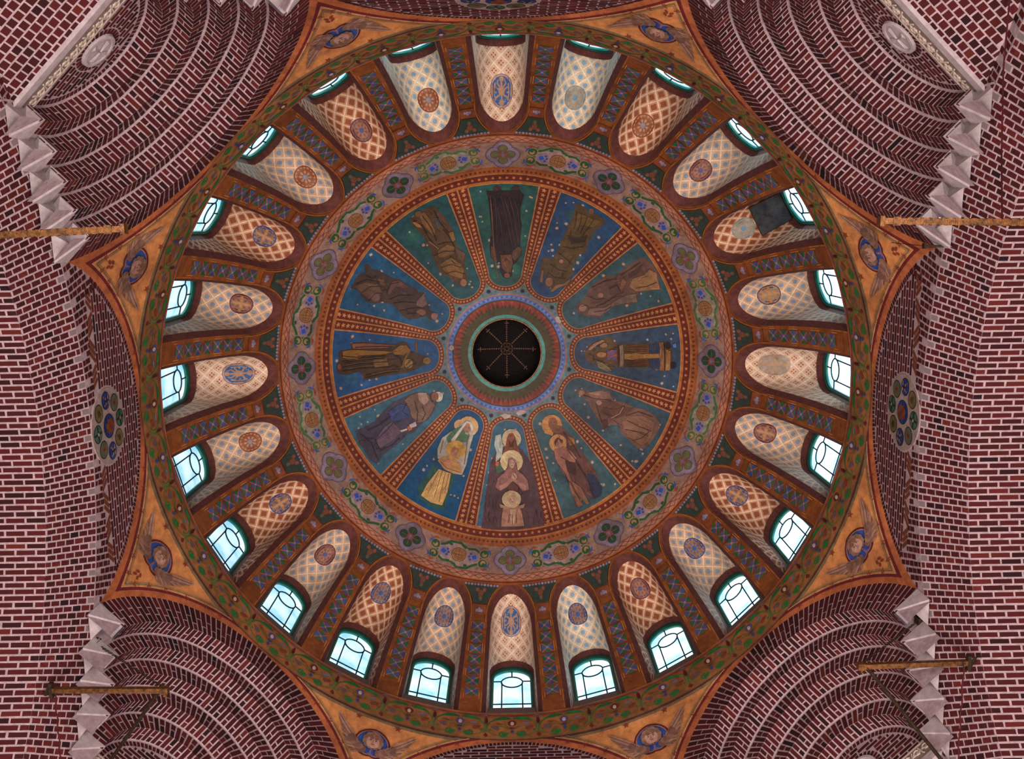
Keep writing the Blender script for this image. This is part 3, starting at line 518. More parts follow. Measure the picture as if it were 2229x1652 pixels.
150:"""P 4c3a34 -0.44,0.14;-0.52,0.24;-0.42,0.43;-0.48,0.66;-0.45,0.91;-0.44,1.15;-0.5,1.34;-0.43,1.69;-0.48,1.85;-0.4,2.09;-0.5,2.2;-0.36,2.31;-0.21,2.49;-0.07,2.68;-0.07,2.91;0.11,2.93;0.17,2.81;0.15,2.61;0.3,2.45;0.43,2.24;0.45,2.02;0.37,1.8;0.28,1.6;0.29,1.42;0.31,1.2;0.44,1.06;0.5,0.82;0.43,0.56;0.29,0.38;0.34,0.09;0.14,0.14;-0.1,0.12;-0.25,0.3
P 6b5040 0.23,0.19;-0.03,0.48;-0.1,0.82;0.05,1.06;0.31,1.04;0.4,0.81;0.33,0.55
P 6d4c44 -0.11,1.17;-0.38,1.19;-0.47,1.36;-0.43,1.69;-0.35,1.67;-0.26,1.34;0.05,1.3
P 7c625a -0.12,2.16;-0.46,2.21;-0.33,2.33;-0.21,2.49;-0.04,2.39;-0.03,2.21
P 8a6050 0.04,2.57;0.08,2.58;0.13,2.55;0.17,2.51;0.2,2.44;0.21,2.38;0.2,2.33;0.17,2.3;0.13,2.29;0.08,2.32;0.04,2.36;0.01,2.42;0,2.48;0.01,2.54
P 9a7068 -0.01,2.95;0.03,2.96;0.08,2.95;0.11,2.93;0.13,2.88;0.13,2.84;0.11,2.8;0.08,2.77;0.03,2.75;-0.02,2.76;-0.05,2.79;-0.07,2.82;-0.07,2.87;-0.05,2.91
P 6a4f2c -0.25,0.73;-0.3,0.93;-0.14,1.07;-0.13,0.88
P 735850 0.22,1.08;0.27,1.09;0.32,1.07;0.37,1.03;0.39,0.97;0.39,0.91;0.37,0.85;0.33,0.82;0.28,0.81;0.22,0.83;0.18,0.87;0.16,0.92;0.16,0.99;0.18,1.04
L0.02 2b1f1e 0.16,0.19;-0.09,0.44;-0.19,0.85
L0.02 2b1f1e 0.33,0.47;0.03,0.67;-0.09,0.95
L0.02 2b1f1e 0.44,0.79;0.16,0.89;0.08,1.08
L0.02 2b1f1e 0.17,1.36;-0.08,1.6;-0.25,1.96
L0.02 2b1f1e 0.21,1.53;0.04,1.82;-0.08,2.15
L0.02 2b1f1e 0.33,1.82;0.13,2.1;-0.04,2.39
L0.02 2b1f1e 0.02,1.2;-0.27,1.18;-0.44,1.38
L0.02 2b1f1e -0.19,0.34;-0.18,0.58;-0.32,0.65
L0.02 2b1f1e 0.33,2.05;0.18,2.32;0.19,2.52""",
120:"""P 5d4430 0.24,0.19;0.03,0.14;-0.22,0.15;-0.54,0.21;-0.56,0.44;-0.59,0.63;-0.59,0.97;-0.57,1.26;-0.46,1.53;-0.44,1.77;-0.53,1.98;-0.49,2.12;-0.28,2.38;-0.24,2.65;-0.08,2.89;0.07,2.91;0.15,2.78;0.26,2.45;0.38,2.19;0.39,1.89;0.34,1.63;0.27,1.39;0.23,1;0.24,0.64;0.3,0.28
P 8a6238 -0.03,0.18;-0.19,0.21;-0.2,0.52;-0.15,0.92;-0.04,1.06;0,0.81;0.04,0.49
P 55504a -0.31,0.51;-0.47,0.61;-0.38,0.9;-0.24,0.89
P 8c6a3c -0.44,1.18;-0.58,1.18;-0.5,1.47;-0.38,1.49
P 7c5a38 0.11,1.51;-0.24,1.49;-0.36,1.65;-0.26,1.84;0.06,1.8;0.19,1.7
P 8a6538 0.27,1.9;-0.11,1.91;-0.25,2.24;-0.22,2.48;-0.04,2.66;0.18,2.38;0.28,2.1
P 6f5444 -0.37,1.69;-0.53,1.98;-0.34,2.21;-0.25,2.04
P 9a6c54 -0.1,2.84;-0.06,2.88;-0.02,2.9;0.03,2.9;0.06,2.87;0.08,2.83;0.09,2.78;0.07,2.73;0.03,2.69;-0.01,2.67;-0.05,2.67;-0.09,2.7;-0.11,2.74;-0.12,2.79
P a5753f 0.25,0.28;0.11,0.35;0.11,0.61;0.22,0.48
P 7a5638 -0.1,0.21;-0.07,0.24;-0.03,0.26;0.01,0.25;0.04,0.23;0.07,0.19;0.07,0.14;0.06,0.1;0.03,0.07;-0.01,0.05;-0.05,0.06;-0.09,0.08;-0.11,0.12;-0.11,0.17
L0.022 30221c 0.19,0.24;0.07,0.55;0.13,1.15
L0.022 30221c -0.09,0.27;-0.1,0.76;-0.02,1.22
L0.022 30221c -0.44,0.33;-0.4,0.74;-0.44,1.18
L0.022 30221c 0.01,1.33;-0.24,1.41;-0.41,1.5
L0.022 30221c 0.26,1.57;-0.05,1.62;-0.32,1.79
L0.022 30221c 0.3,2;0,2.09;-0.22,2.35
L0.022 30221c 0.25,2.25;0,2.34;-0.2,2.59
L0.022 30221c -0.37,0.98;-0.4,1.33;-0.36,1.65
L0.022 30221c 0.11,1;0.08,1.45
L0.022 30221c -0.07,1.97;-0.11,2.16
L0.018 b09070 0.16,1.09;0.11,1.25;0.06,1.46"""}
# ================================================================ the crossing: floor, four walls with barrel vaults
tag(None or (lambda mb: (mb.box((0, 0, -2.05), (21, 0, 0), (0, 21, 0), (0, 0, .05)), mb.build('floor', 'floor_stone'))[1])(MB()), 'plain stone floor of the crossing under the camera', 'floor', kind='structure')
OC, OR = 16.65, 3.38                                # octagon arch centre height and radius
R0, R1, HB = 9.76, 8.70, 7.90                       # big arch: outer arc in the wall plane, inner arc of the barrel, centre height
DS, DD = [8 + .37 * i for i in range(6)], .37       # diagonal planes of the stepped corner arches
AR = [2.71 - .33 * i for i in range(5)]             # their radii
AH = [16.64, 16.61, 16.56, 16.50, 16.45]
SH = [17.34, 17.02, 16.82, 16.58, 16.30]            # top of each stone springer
HM = 18.42                                          # mosaic roundel centre
def oct_h(s): return OC + math.sqrt(max(0, OR * OR - s * s))
def bound_h(s):                                     # top edge of the radial ring bricks on the wall plane
    s = abs(s)
    if s < 2.72: return 17.92
    if s < 3.31: return oct_h(s) - .02
    if s < 5.95: return 17.10 + (s - 3.31) * (16.08 - 17.10) / 2.64
    return 16.08 + (s - 5.95) * (14.25 - 16.08) / 2.05
WALLS = {'left': ((0, 1), (-1, 0)), 'right': ((0, 1), (1, 0)), 'back': ((1, 0), (0, -1)), 'front': ((1, 0), (0, 1))}
def wall_fn(side):
    e, n = WALLS[side]
    return lambda s, d, h: np.array([e[0] * s + n[0] * (8 + d), e[1] * s + n[1] * (8 + d), h])
WL = {'left': 'brick wall and barrel vault on the left with a white mosaic roundel above', 'right': 'brick wall and barrel vault on the right with a mosaic roundel above',
      'back': 'brick wall at the top edge, only its blind arch shows', 'front': 'brick wall at the bottom edge, only the crown of its arch shows'}
for side in WALLS:
    P = wall_fn(side); E = P(1, 0, 0) - P(0, 0, 0); N = P(0, 1, 0) - P(0, 0, 0); UP = np.array([0, 0, 1.])
    mb = MB(); th = [i * 57 / 60 * PI / 180 for i in range(-60, 61)]
    # wall plane between the octagon arch / corner line and the big arc
    xs = [i * .1 for i in range(-80, 81)]
    top = [oct_h(x) + .09 if abs(x) < 3.31 else bound_h(x) + .4 for x in xs]
    vs = [P(x, 0, t) for x, t in zip(xs, top)] + [P(x, 0, min(t - .01, HB + math.sqrt(R0 * R0 - x * x))) for x, t in zip(xs, top)]
    n = len(xs); mb.add(vs, [(i, i + 1, n + i + 1, n + i) for i in range(n - 1)])
    mb.grid(lambda a, k: P((R0 + (R1 - R0) * k) * math.sin(a), .45 * k, HB + (R0 + (R1 - R0) * k) * math.cos(a)), th, [0, 1])
    mb.grid(lambda a, k: P(R1 * math.sin(a), .45 + 12 * k, HB + R1 * math.cos(a)), [t * 67 / 57 for t in th], [0, .15, .5, 1])
    hs = HB + R1 * math.cos(math.radians(67)); se = R1 * math.sin(math.radians(67))
    for sg in (-1, 1): mb.add([P(sg * 8, 0, -2), P(sg * 8, 12.45, -2), P(sg * 8, 12.45, hs), P(sg * 8, 0, 13.6), P(sg * se, 12.45, hs), P(sg * se, .45, hs)], [(0, 1, 2, 3), (3, 2, 4, 5)])
    mb.add([P(-8, 12.45, -2), P(8, 12.45, -2), P(8, 12.45, 17), P(-8, 12.45, 17)], [(0, 1, 2, 3)])
    wall = tag(mb.build('wall_' + side, 'mortar'), WL[side], 'wall', kind='structure')
    B = Bricks(wall); Q = Bricks(wall, 'quoin_stone'); Z = Bricks(wall, 'slanted_brick')
    # horizontal courses of the blind arch field
    k = 0; h = 18.20
    while h < 19.88:
        L = math.sqrt(max(0, (OR - .125) ** 2 - (h + .04 - OC) ** 2)); x0 = -3.4 + (.19 if k % 2 else 0)
        hole = math.sqrt(max(0, .80 ** 2 - (h - HM) ** 2)); x = x0
        while x < 3.3:
            for a, b in ((x, min(x + .345, 9)),):
                for lo, hi in ((-L, -hole - .015), (hole + .015, L)) if hole > 0 else ((-L, L),):
                    p, q = max(a, lo), min(b, hi)
                    if q - p > .05: B.add(P((p + q) / 2, 0, h), E * (q - p) / 2, UP * .038, -N)
            x += .38
        h += .115; k += 1
    n = 84                                             # soldier course under the painted arch
    for i in range(n):
        a = (i + .5 - n / 2) / n * 2 * math.radians(66); r = OR - .062
        if OC + r * math.cos(a) < 18.15: continue
        B.add(P(r * math.sin(a), 0, OC + r * math.cos(a)), (E * math.cos(a) - UP * math.sin(a)) * .034, (E * math.sin(a) + UP * math.cos(a)) * .052, -N)
    i = 0; x = -2.72
    while x < 2.72:                                    # zigzag band of slanted bricks
        g = 1 if (i // 3) % 2 == 0 else -1
        if abs(x) > .70:
            d = (E * .62 * g + UP * .72); d /= np.linalg.norm(d); t = np.cross(d, N)
            Z.add(P(x, 0, 18.03), d * .145, t * .042, -N)
        x += .13 if (i % 3) != 2 else .25
        i += 1
    rows = 2 * int(math.radians(56) * R1 / .117); da = .117 / R1
    for j in range(-rows // 2, rows // 2 + 1):
        a = (j + .5) * da; ca, sa = math.cos(a), math.sin(a); T = E * ca - UP * sa; R_ = E * sa + UP * ca
        if abs(R0 * sa) > 7.9: continue
        # ring on the wall plane
        r = R0 + .03; first = True; wv = da * R0 / 2 - .018
        while r < R0 + 1.2:
            ln = .17 if not (first and j % 2) else .085
            if first and j % 4 == 0: ln = .17
            hh = HB + (r + ln * .9) * ca; s_ = (r + ln * .9) * sa
            if hh > bound_h(s_): ln2 = max(0, (bound_h(s_) - HB) / max(ca, .2) - r) ; ln = min(ln, ln2)
            if ln < .04: break
            c = P((r + ln / 2) * sa, 0, HB + (r + ln / 2) * ca)
            if not (abs(c @ E) < .62 and c[2] > 17.75 and math.hypot(c @ E, c[2] - HM) < .8):
                if not (first and j % 4 == 0): B.add(c, R_ * ln / 2, T * wv, -N)
            r += ln + .03; first = False
            if ln < .08 and not (j % 2 and r < R0 + .2): break
        # splayed edge
        L = math.hypot(R0 - R1, .45); D_ = (P((R1 - R0) * sa, .45, (R1 - R0) * ca) - P(0, 0, 0)) / L; Nn = np.cross(T, D_); Nn = Nn * (1 if Nn @ (-N) > 0 else -1)
        w = .205; pos = .015 if j % 2 == 0 else .015 - w / 2
        if j % 4 == 0:
            Q.add(P(R0 * sa, 0, HB + R0 * ca) + D_ * .085, D_ * .075, T * (wv + .0), Nn); pos = .2
        while pos < L - .02:
            p, q = max(pos, .015), min(pos + w - .028, L + .0)
            if q - p > .03:
                f = (p + q) / 2 / L; B.add(P(R0 * sa, 0, HB + R0 * ca) + D_ * (p + q) / 2, D_ * (q - p) / 2, T * (da * (R0 + (R1 - R0) * f) / 2 - .017), Nn)
            pos += w
        # barrel
        pos = .45 + (.0 if j % 2 else -.19); wv = da * R1 / 2 - .018
        while pos < 2.5:
            p, q = max(pos, .452), pos + .345
            if q - p > .05: B.add(P(R1 * sa, (p + q) / 2, HB + R1 * ca), N * (q - p) / 2, T * wv, -R_)
            pos += .38
    B.done(); Q.done('quoin'); Z.done('yellow_brick')
    # mosaic roundel
    if side != 'front':
        nm = {'left': 'left', 'right': 'right', 'back': 'top'}[side]
        mb = MB(); mp = lambda x, y, o: P(x, -.02 - o, HM + y)
        nn = 48; mb.add([P(0, -.02, HM)] + [P(.77 * math.cos(2 * PI * k / nn), -.02, HM + .77 * math.sin(2 * PI * k / nn)) for k in range(nn)] + [P(.79 * math.cos(2 * PI * k / nn), .02, HM + .79 * math.sin(2 * PI * k / nn)) for k in range(nn)],
               [(0, 1 + k, 1 + (k + 1) % nn) for k in range(nn)] + [(1 + k, 1 + nn + k, 1 + nn + (k + 1) % nn, 1 + (k + 1) % nn) for k in range(nn)])
        ro = tag(mb.build('mosaic_roundel', 'plaque'), {'left': 'round white mosaic plaque with nine coloured discs on the left brick wall', 'right': 'round white mosaic plaque with nine coloured discs on the right brick wall', 'back': 'dark mosaic plaque half cut by the top edge of the picture'}[side], 'mosaic', 'mosaic plaques on the brick walls')
        def mos(x, y, rx, ry, kind, rot):
            mb = MB(); cv = Canvas(mb, mp, .5, .004, .002)
            cv.disc(x, y, rx, '202422', n=24); c = {'blue': '243a86', 'green': '3f6b58', 'olive': '6e6138', 'grey': '56604a', 'main': '20367c'}[kind]
            cv.disc(x, y, rx - .02, c, n=24)
            for k in range(8):
                b_ = rot + k * PI / 4; q = (rx - .02) * .72
                if kind in ('blue', 'main') : cv.disc(x + q * math.cos(b_), y + q * math.sin(b_), rx * .16, '8a7a66' if kind == 'blue' and k % 2 else '2c4aa0', n=6)
            if kind == 'main': cv.poly([(x + .17 * math.cos(rot + k * PI / 3) , y + .2 * math.sin(rot + k * PI / 3)) for k in range(6)], '7c3c20'); cv.line([(x - .1, y - .1), (x + .1, y + .12)], .014, '4a2416'); cv.line([(x - .02, y - .16), (x + .12, y)], .012, '9c6038'); cv.line([(x - .1, y + .04), (x + .02, y + .16)], .012, '9c6038')
            elif kind == 'blue': cv.disc(x, y, .05, '1a1e22', n=8); [cv.disc(x + .07 * math.cos(rot + k * PI / 2 + .8), y + .07 * math.sin(rot + k * PI / 2 + .8), .035, '96846c', n=6) for k in range(4)]
            elif kind == 'green':
                for k in range(4): b_ = rot + k * PI / 2; cv.line([(x, y), (x + (rx - .03) * math.cos(b_), y + (rx - .03) * math.sin(b_))], .045, '162220')
                cv.disc(x, y, .035, 'c49a5c', n=8)
            elif kind == 'olive': cv.poly([(x - .07, y - .08), (x + .08, y - .03), (x + .03, y + .1), (x - .05, y + .05)], '4c3c24'); cv.line([(x - .08, y), (x + .09, y + .04)], .012, '2a2418')
            else: cv.poly([(x - .08, y), (x, y - .07), (x + .08, y), (x, y + .08)], '8a3a22'); cv.poly([(x - .03, y), (x, y - .03), (x + .03, y), (x, y + .03)], '2a1a14')
            return mb
        mos(0, 0, .25, .25, 'main', .5).build('mosaic_disc', 'paint', ro)
        for k in range(8):
            b_ = k * PI / 4 + .12
            mos(.53 * math.cos(b_), .53 * math.sin(b_), .185, .185, ('blue', 'olive', 'green', 'grey')[k % 4], b_).build('mosaic_disc', 'paint', ro)

# ================================================================ stepped corner arches
CORN = {'upper left': (-1, -1), 'upper right': (1, -1), 'lower left': (-1, 1), 'lower right': (1, 1)}
ORD = ['outermost', 'second', 'third', 'fourth', 'innermost']
q2 = math.sqrt(.5)
for cn, (sx, sy) in CORN.items():
    ED = np.array([sx * q2, sy * q2, 0]); ES = np.array([-sx * q2, sy * q2, 0]); UP = np.array([0, 0, 1.])
    P = lambda d, s, h: ED * d + ES * s + UP * h
    for i in range(5):
        d0, r, hc = DS[i], AR[i], AH[i]; ro = OR if i == 0 else AR[i - 1]; hco = OC if i == 0 else AH[i - 1]
        amax = math.acos(max(-.999, min(1, (SH[i] - .1 - hc) / r)))
        mb = MB(); A = [amax * (2 * k / 48 - 1) for k in range(49)]
        def face(a, k):
            if k == 0: return P(d0, r * math.sin(a), hc + r * math.cos(a))
            if i == 0: return P(d0 + .004, (ro + .07) * math.sin(a), hco + (ro + .07) * math.cos(a))
            return P(d0 + .002, (ro + .05) * math.sin(a), hco + (ro + .05) * math.cos(a))
        mb.grid(face, A, [0, 1]); mb.grid(lambda a, k: P(d0 + k * DD, r * math.sin(a), hc + r * math.cos(a)), A, [0, 1])
        for sg in (-1, 1):   # plain masonry behind the springing
            if i == 0: mb.add([P(8.02, sg * (AR[0] + .02), 16.8), P(8.02, sg * 3.318, 16.8), P(8.02, sg * 3.318, 17.75), P(8.02, sg * (AR[0] + .02), 17.75)], [(0, 1, 2, 3)])
            lo = (SH[i + 1] if i < 4 else 16.3) - .7; s0_ = AR[i + 1] + .02 if i < 4 else r; d_ = d0 + DD + .02; s1_ = 11.314 - d0 - DD
            mb.add([P(d_, sg * s0_, lo), P(d_, sg * s1_, lo), P(d_, sg * s1_, SH[i] + 2), P(d_, sg * s0_, SH[i] + 2)], [(0, 1, 2, 3)])
        ring = tag(mb.build('arch_ring', 'mortar'), '%s of the five stepped brick arches in the %s corner' % (ORD[i], cn), 'arch', 'stepped brick arches of the %s corner' % cn, 'structure')
        B = Bricks(ring); n = int(round(2 * amax * r / .117)); da = 2 * amax / n
        for k in range(n):
            a = -amax + (k + .5) * da; T = ES * math.cos(a) - UP * math.sin(a); R_ = ES * math.sin(a) + UP * math.cos(a); odd = k % 2
            # width of the face at this angle (the outer arc has its own centre)
            pr = P(d0, r * math.sin(a), hc + r * math.cos(a)); dh = hc - hco; bq = r + dh * math.cos(a)
            rr_ = -bq + math.sqrt(max(0, bq * bq - (r * r + 2 * r * dh * math.cos(a) + dh * dh - ro * ro))); fw = max(.05, rr_ - (.03 if i else .0))
            cuts = ([0, fw] if fw < .4 else [0, .37, fw]) if odd == 0 else ([0, fw * .5, fw] if fw < .4 else [0, .18, fw])
            for p, q in zip(cuts, cuts[1:]):
                if p > 0: p += .028
                if q - p > .03: B.add(pr + R_ * (p + q) / 2, R_ * (q - p) / 2, T * ((r + (p + q) / 2) * da / 2 - .017), -ED)
            sw = DD - .045; cuts = [0, sw] if odd else [0, .17, sw]
            for p, q in zip(cuts, cuts[1:]):
                if p > 0: p += .028
                B.add(pr + ED * (p + q) / 2, ED * (q - p) / 2, T * (r * da / 2 - .016), -R_)
        B.done()
        # springer stones
        for sg in (-1, 1):
            mb = MB(); sA, sN = 11.314 - d0, 11.314 - d0 - DD; h1 = SH[i]; hb = h1 - .52 - .02 * i
            A_, B_, C_, D_ = [lambda z, a=a, b=b: P(a, sg * b, z) for a, b in ((d0 - .015, sA), (d0 - .015, r - .03), (d0 + DD, r - .03), (d0 + DD, sN))]
            mid = (A_(0) + D_(0)) / 2; tip = B_(0); ap = mid + (tip - mid) * .42 + UP * (h1 - .27)
            v = [A_(h1), B_(h1), C_(h1), D_(h1), ap, A_(hb), D_(hb), B_(h1 - .04), C_(h1 - .04)]
            mb.add(v, [(0, 1, 2, 3), (0, 1, 7, 4, 5), (1, 2, 8, 7), (2, 3, 6, 4, 8), (7, 8, 4), (5, 4, 6), (0, 5, 6, 3)])
            mb.build('springer_stone', 'stone', ring)
    # field of brick behind the last arch, with its stone disc
    d5, r5, h5 = DS[5], AR[4], AH[4]; mb = MB(); HL = 16.50
    mb.add([P(d5, r5 * 1.02 * math.cos(PI * k / 24), h5 + r5 * 1.02 * math.sin(PI * k / 24)) for k in range(25)] + [P(d5, -r5, 16.0), P(d5, r5, 16.0)], [tuple(range(27))])
    tri = [P(d5 - .02, 1.48, 16.02), P(d5 - .02, -1.48, 16.02), P(11.314, 0, 14.25)]; mb.add(tri, [(0, 1, 2)])
    fld = tag(mb.build('wall_niche', 'mortar'), 'brick field behind the stepped arches in the %s corner' % cn, 'wall', kind='structure')
    B = Bricks(fld); hd = 16.99; k = 0; h = HL + .05
    while h < h5 + r5 - .1:
        L = math.sqrt(max(0, (r5 - .17) ** 2 - (h + .03 - h5) ** 2)); hole = math.sqrt(max(0, .50 ** 2 - (h - hd) ** 2)); x = -1.6 + (.17 if k % 2 else 0)
        while x < 1.5:
            for lo, hi in (((-L, -hole - .01), (hole + .01, L)) if hole else ((-L, L),)):
                p, q = max(x, lo), min(x + .3, hi)
                if q - p > .04: B.add(P(d5, (p + q) / 2, h), ES * (q - p) / 2, UP * .036, -ED)
            x += .335
        h += .108; k += 1
    n = 44
    for k in range(n):
        a = PI * (k + .5) / n; R_ = ES * math.cos(a) + UP * math.sin(a); T = -ES * math.sin(a) + UP * math.cos(a)
        if h5 + 1.3 * math.sin(a) > 16.55: B.add(P(d5, 0, h5) + R_ * (r5 - .085), R_ * .055, T * .034, -ED)
    n = 28
    for k in range(n):
        a = 2 * PI * (k + .5) / n; R_ = ES * math.cos(a) + UP * math.sin(a); T = -ES * math.sin(a) + UP * math.cos(a)
        B.add(P(d5, 0, hd) + R_ * .42, R_ * .055, T * .034, -ED)
    # corner slope of headers
    V = (tri[2] - (tri[0] + tri[1]) / 2); Lv = np.linalg.norm(V); V /= Lv; Nn = np.cross(ES, V); Nn = Nn if Nn[2] < 0 else -Nn; k = 0; v = .09
    while v < Lv:
        hw = 1.48 * (1 - v / Lv); x = -1.6 + (.078 if k % 2 else 0)
        while x < 1.6:
            p, q = max(x, -hw), min(x + .128, hw)
            if q - p > .04: B.add((tri[0] + tri[1]) / 2 + V * v + ES * (p + q) / 2, ES * (q - p) / 2, V * .062, Nn)
            x += .158
        v += .152; k += 1
    B.done()
    # lintel
    mb = MB(); mb.box(P(d5 + .03, 0, 16.0), ES * 1.50, ED * .07, UP * .055, mat=0); mb.box(P(d5 + .01, 0, 16.10), ES * 1.47, ED * .045, UP * .045)
    lt = tag(mb.build('lintel', 'stone'), 'straight stone lintel with a carved scroll frieze in the %s corner' % cn, 'lintel', 'carved lintels in the corners')
    mb = MB(); mb.box(P(d5 - .0, 0, 16.31), ES * 1.42, ED * .03, UP * .17)
    mb.build('frieze', 'frieze_ground', lt); mb = MB()
    for k in range(13):
        x = -1.3 + k * 2.6 / 12; c = P(d5 - .035, x, 16.31)
        mb.tube([c + ES * (.09 - .011 * t) * math.cos(t * .8) + UP * (.105 - .012 * t) * math.sin(t * .8) for t in range(8)], .022, 5)
        mb.tube([c + ES * (.1 + .02 * t) + UP * (.1 * math.cos(t * 1.05)) * (1 if k % 2 else -1) for t in range(4)], .018, 5)
        mb.tube([c + ES * .02 * t + UP * (-.02 * t) for t in range(-1, 3)], .02, 5)
    mb.tube([P(d5 - .035, x / 10, 16.31 + .02 * math.sin(x * 1.45)) for x in range(-13, 14)], .011, 5)
    mb.box(P(d5 - .02, 0, 16.465), ES * 1.42, ED * .025, UP * .016)
    mb.build('scroll_relief', 'carved', lt)
    # stone disc with a cross
    mb = MB(); nn = 32; ringp = lambda r_, o: [P(d5 - o, r_ * math.cos(2 * PI * k / nn), hd + r_ * math.sin(2 * PI * k / nn)) for k in range(nn)]
    vs = ringp(.36, 0) + ringp(.35, .05) + ringp(.29, .055) + ringp(.27, .035) + [P(d5 - .035, 0, hd)]
    mb.add(vs, [(j * nn + k, j * nn + (k + 1) % nn, (j + 1) * nn + (k + 1) % nn, (j + 1) * nn + k) for j in range(3) for k in range(nn)] + [(3 * nn + k, 3 * nn + (k + 1) % nn, 4 * nn) for k in range(nn)])
    dk = tag(mb.build('stone_disc', 'stone'), 'pale round stone disc carved with a cross in the %s corner' % cn, 'disc', 'stone discs over the corner lintels')
    mb = MB()
    for k in range(4):
        a = PI / 4 + k * PI / 2 + PI / 4; R_ = ES * math.cos(a) + UP * math.sin(a); T = -ES * math.sin(a) + UP * math.cos(a); c = P(d5 - .045, 0, hd)
        mb.add([c, c + R_ * .24 + T * .07, c + R_ * .26, c + R_ * .24 - T * .07, c - ED * .03 + R_ * .02, c - ED * .03 + R_ * .22], [(0, 1, 5, 4), (1, 2, 5), (2, 3, 5), (3, 0, 4, 5)])
    mb.build('cross', 'stone', dk)

# ================================================================ pendentives
def ha_(dl): return oct_h(8 * math.tan(math.radians(22.5 - abs(dl))))
def pr_(dl, h):
    c = math.cos(math.radians(22.5 - abs(dl))); a = ha_(dl); t = (h - a) / (20.1 - a) if 20.1 - a > 1e-4 else 1
    return 8 / c + (8 - 8 / c) * t
POS = {22.5: 'right side, upper', 67.5: 'top side, right', 112.5: 'top side, left', 157.5: 'left side, upper', 202.5: 'left side, lower', 247.5: 'bottom side, left', 292.5: 'bottom side, right', 337.5: 'right side, lower'}
for az0, pos in POS.items():
    def Pp(dl, h, off=0):
        r = pr_(dl, h) - off; a = math.radians(az0 + dl); return np.array([r * math.cos(a), -r * math.sin(a), h - off * .25])
    mb = MB(); us = [-22.5 + 45 * k / 120 for k in range(121)]
    mb.grid(lambda dl, t: Pp(dl, ha_(dl) + (20.1 - ha_(dl)) * t), us, [k / 24 for k in range(25)], 'd08a50')
    pd = tag(mb.build('pendentive', 'paint', smooth=True), 'orange painted pendentive with a winged child head, ' + pos, 'pendentive', kind='structure')
    mb = MB()
    def band(w0, w1, col, off):                     # follows both arches
        for sg in (-1, 1):
            V = []; n_ = 0
            for k in range(101):
                a = math.radians(90) * k / 100; row = []
                for w in (w0, w1):
                    s_, h_ = (OR + w) * math.sin(a), OC + (OR + w) * math.cos(a); hv = OC + math.sqrt((OR + w) ** 2 - 3.3135 ** 2)
                    row.append((min(s_, 3.3135), max(h_, hv)))
                if row[0][1] > 20.095: continue
                for s_, h_ in row: V.append(Pp((22.5 - math.degrees(math.atan(s_ / 8))) * sg, min(h_, 20.095), off))
                n_ += 1
                if row[0][0] >= 3.3135 and row[1][0] >= 3.3135: break
            mb.add(V, [(2 * k, 2 * k + 1, 2 * k + 3, 2 * k + 2) for k in range(n_ - 1)], col)
    band(.0, .14, 'b0633a', .008); band(.13, .195, '6a2024', .012); band(.195, .215, 'd09a66', .012); band(.24, .262, '6f6650', .012); band(.28, .292, '8a7a58', .012)
    mb.grid(lambda dl, t: Pp(dl, 20.0 + .085 * t, .004), us[12:-12], [0, 1], '7d6a4c')
    mb.build('border_stripe', 'paint', pd)
    K = 8.25 * PI / 180
    cm = lambda x, y, o: Pp(x / K, y, o)
    for dl, h, n in ((.95, 18.42, 5), (-.95, 18.42, 5), (0, 18.58, 4), (2.6, 18.78, 5), (-2.6, 18.78, 5), (4.6, 19.12, 5), (-4.6, 19.12, 5), (7.6, 19.50, 5), (-7.6, 19.50, 5), (10.6, 19.76, 5), (-10.6, 19.76, 5), (13.4, 19.92, 5), (-13.4, 19.92, 5), (3.4, 19.96, 5), (-3.4, 19.96, 5)):
        mb = MB(); cv = Canvas(mb, cm, .1, .012, .0008)
        if n == 5: cv.star(dl * K, h, .09, '8a3a26', 5, .4, PI / 2)
        else:
            for k in range(4): a = PI / 4 + k * PI / 2; cv.disc(dl * K + .07 * math.cos(a), h + .07 * math.sin(a), .045, '8a3a26', n=6)
        mb.build('painted_star', 'paint', pd)
    mb = MB(); cv = Canvas(mb, cm, .1, .013, .0008); cy = 19.34; cx = 0
    cv.disc(cx, cy, .43, '5c2226', .40, 36); cv.disc(cx, cy, .385, 'b87858', .355, 36); cv.disc(cx, cy, .365, '304f98', .335, 36)
    for sg in (-1, 1):                              # wings: overlapping feathers
        for k in range(9):
            t = k / 8; bx, by = .12 + .10 * t, cy - .20 + .04 * t; ex, ey = .44 + .56 * t, cy - .34 + .84 * t ** 1.3
            px, py = (ex - bx), (ey - by); L = math.hypot(px, py); nx, ny = -py / L * .062, px / L * .062
            f = [(bx, by), (bx + px * .5 + nx, by + py * .5 + ny), (bx + px * .85 + nx * .8, by + py * .85 + ny * .8), (ex, ey), (bx + px * .8 - nx * .8, by + py * .8 - ny * .8), (bx + px * .4 - nx, by + py * .4 - ny)]
            cv.poly([(cx + sg * a, b_) for a, b_ in f], ('9c7460', '86604f', 'a8806a')[k % 3])
            cv.line([(cx + sg * (bx + px * .2), by + py * .2), (cx + sg * (bx + px * .92), by + py * .92)], .014, '59393a')
        for k in range(5):
            cv.disc(cx + sg * (.20 + .07 * k), cy - .24 + .055 * k, .10, ('7e5a4c', '8e6a58')[k % 2], n=8)
            cv.line([(cx + sg * (.2 + .05 * k), cy - .24 + .05 * k), (cx + sg * (.29 + .05 * k), cy - .19 + .07 * k)], .012, '5a3c3a')
    for k in range(11): a = 2 * PI * k / 11; cv.disc(cx + .17 * math.cos(a), cy + .03 + .17 * math.sin(a), .085, ('947058', '84604e')[k % 2], n=9)
    cv.disc(cx, cy - .01, .155, 'bc9080', .18, 18); cv.disc(cx, cy + .12, .12, '845c48', .07, 12)
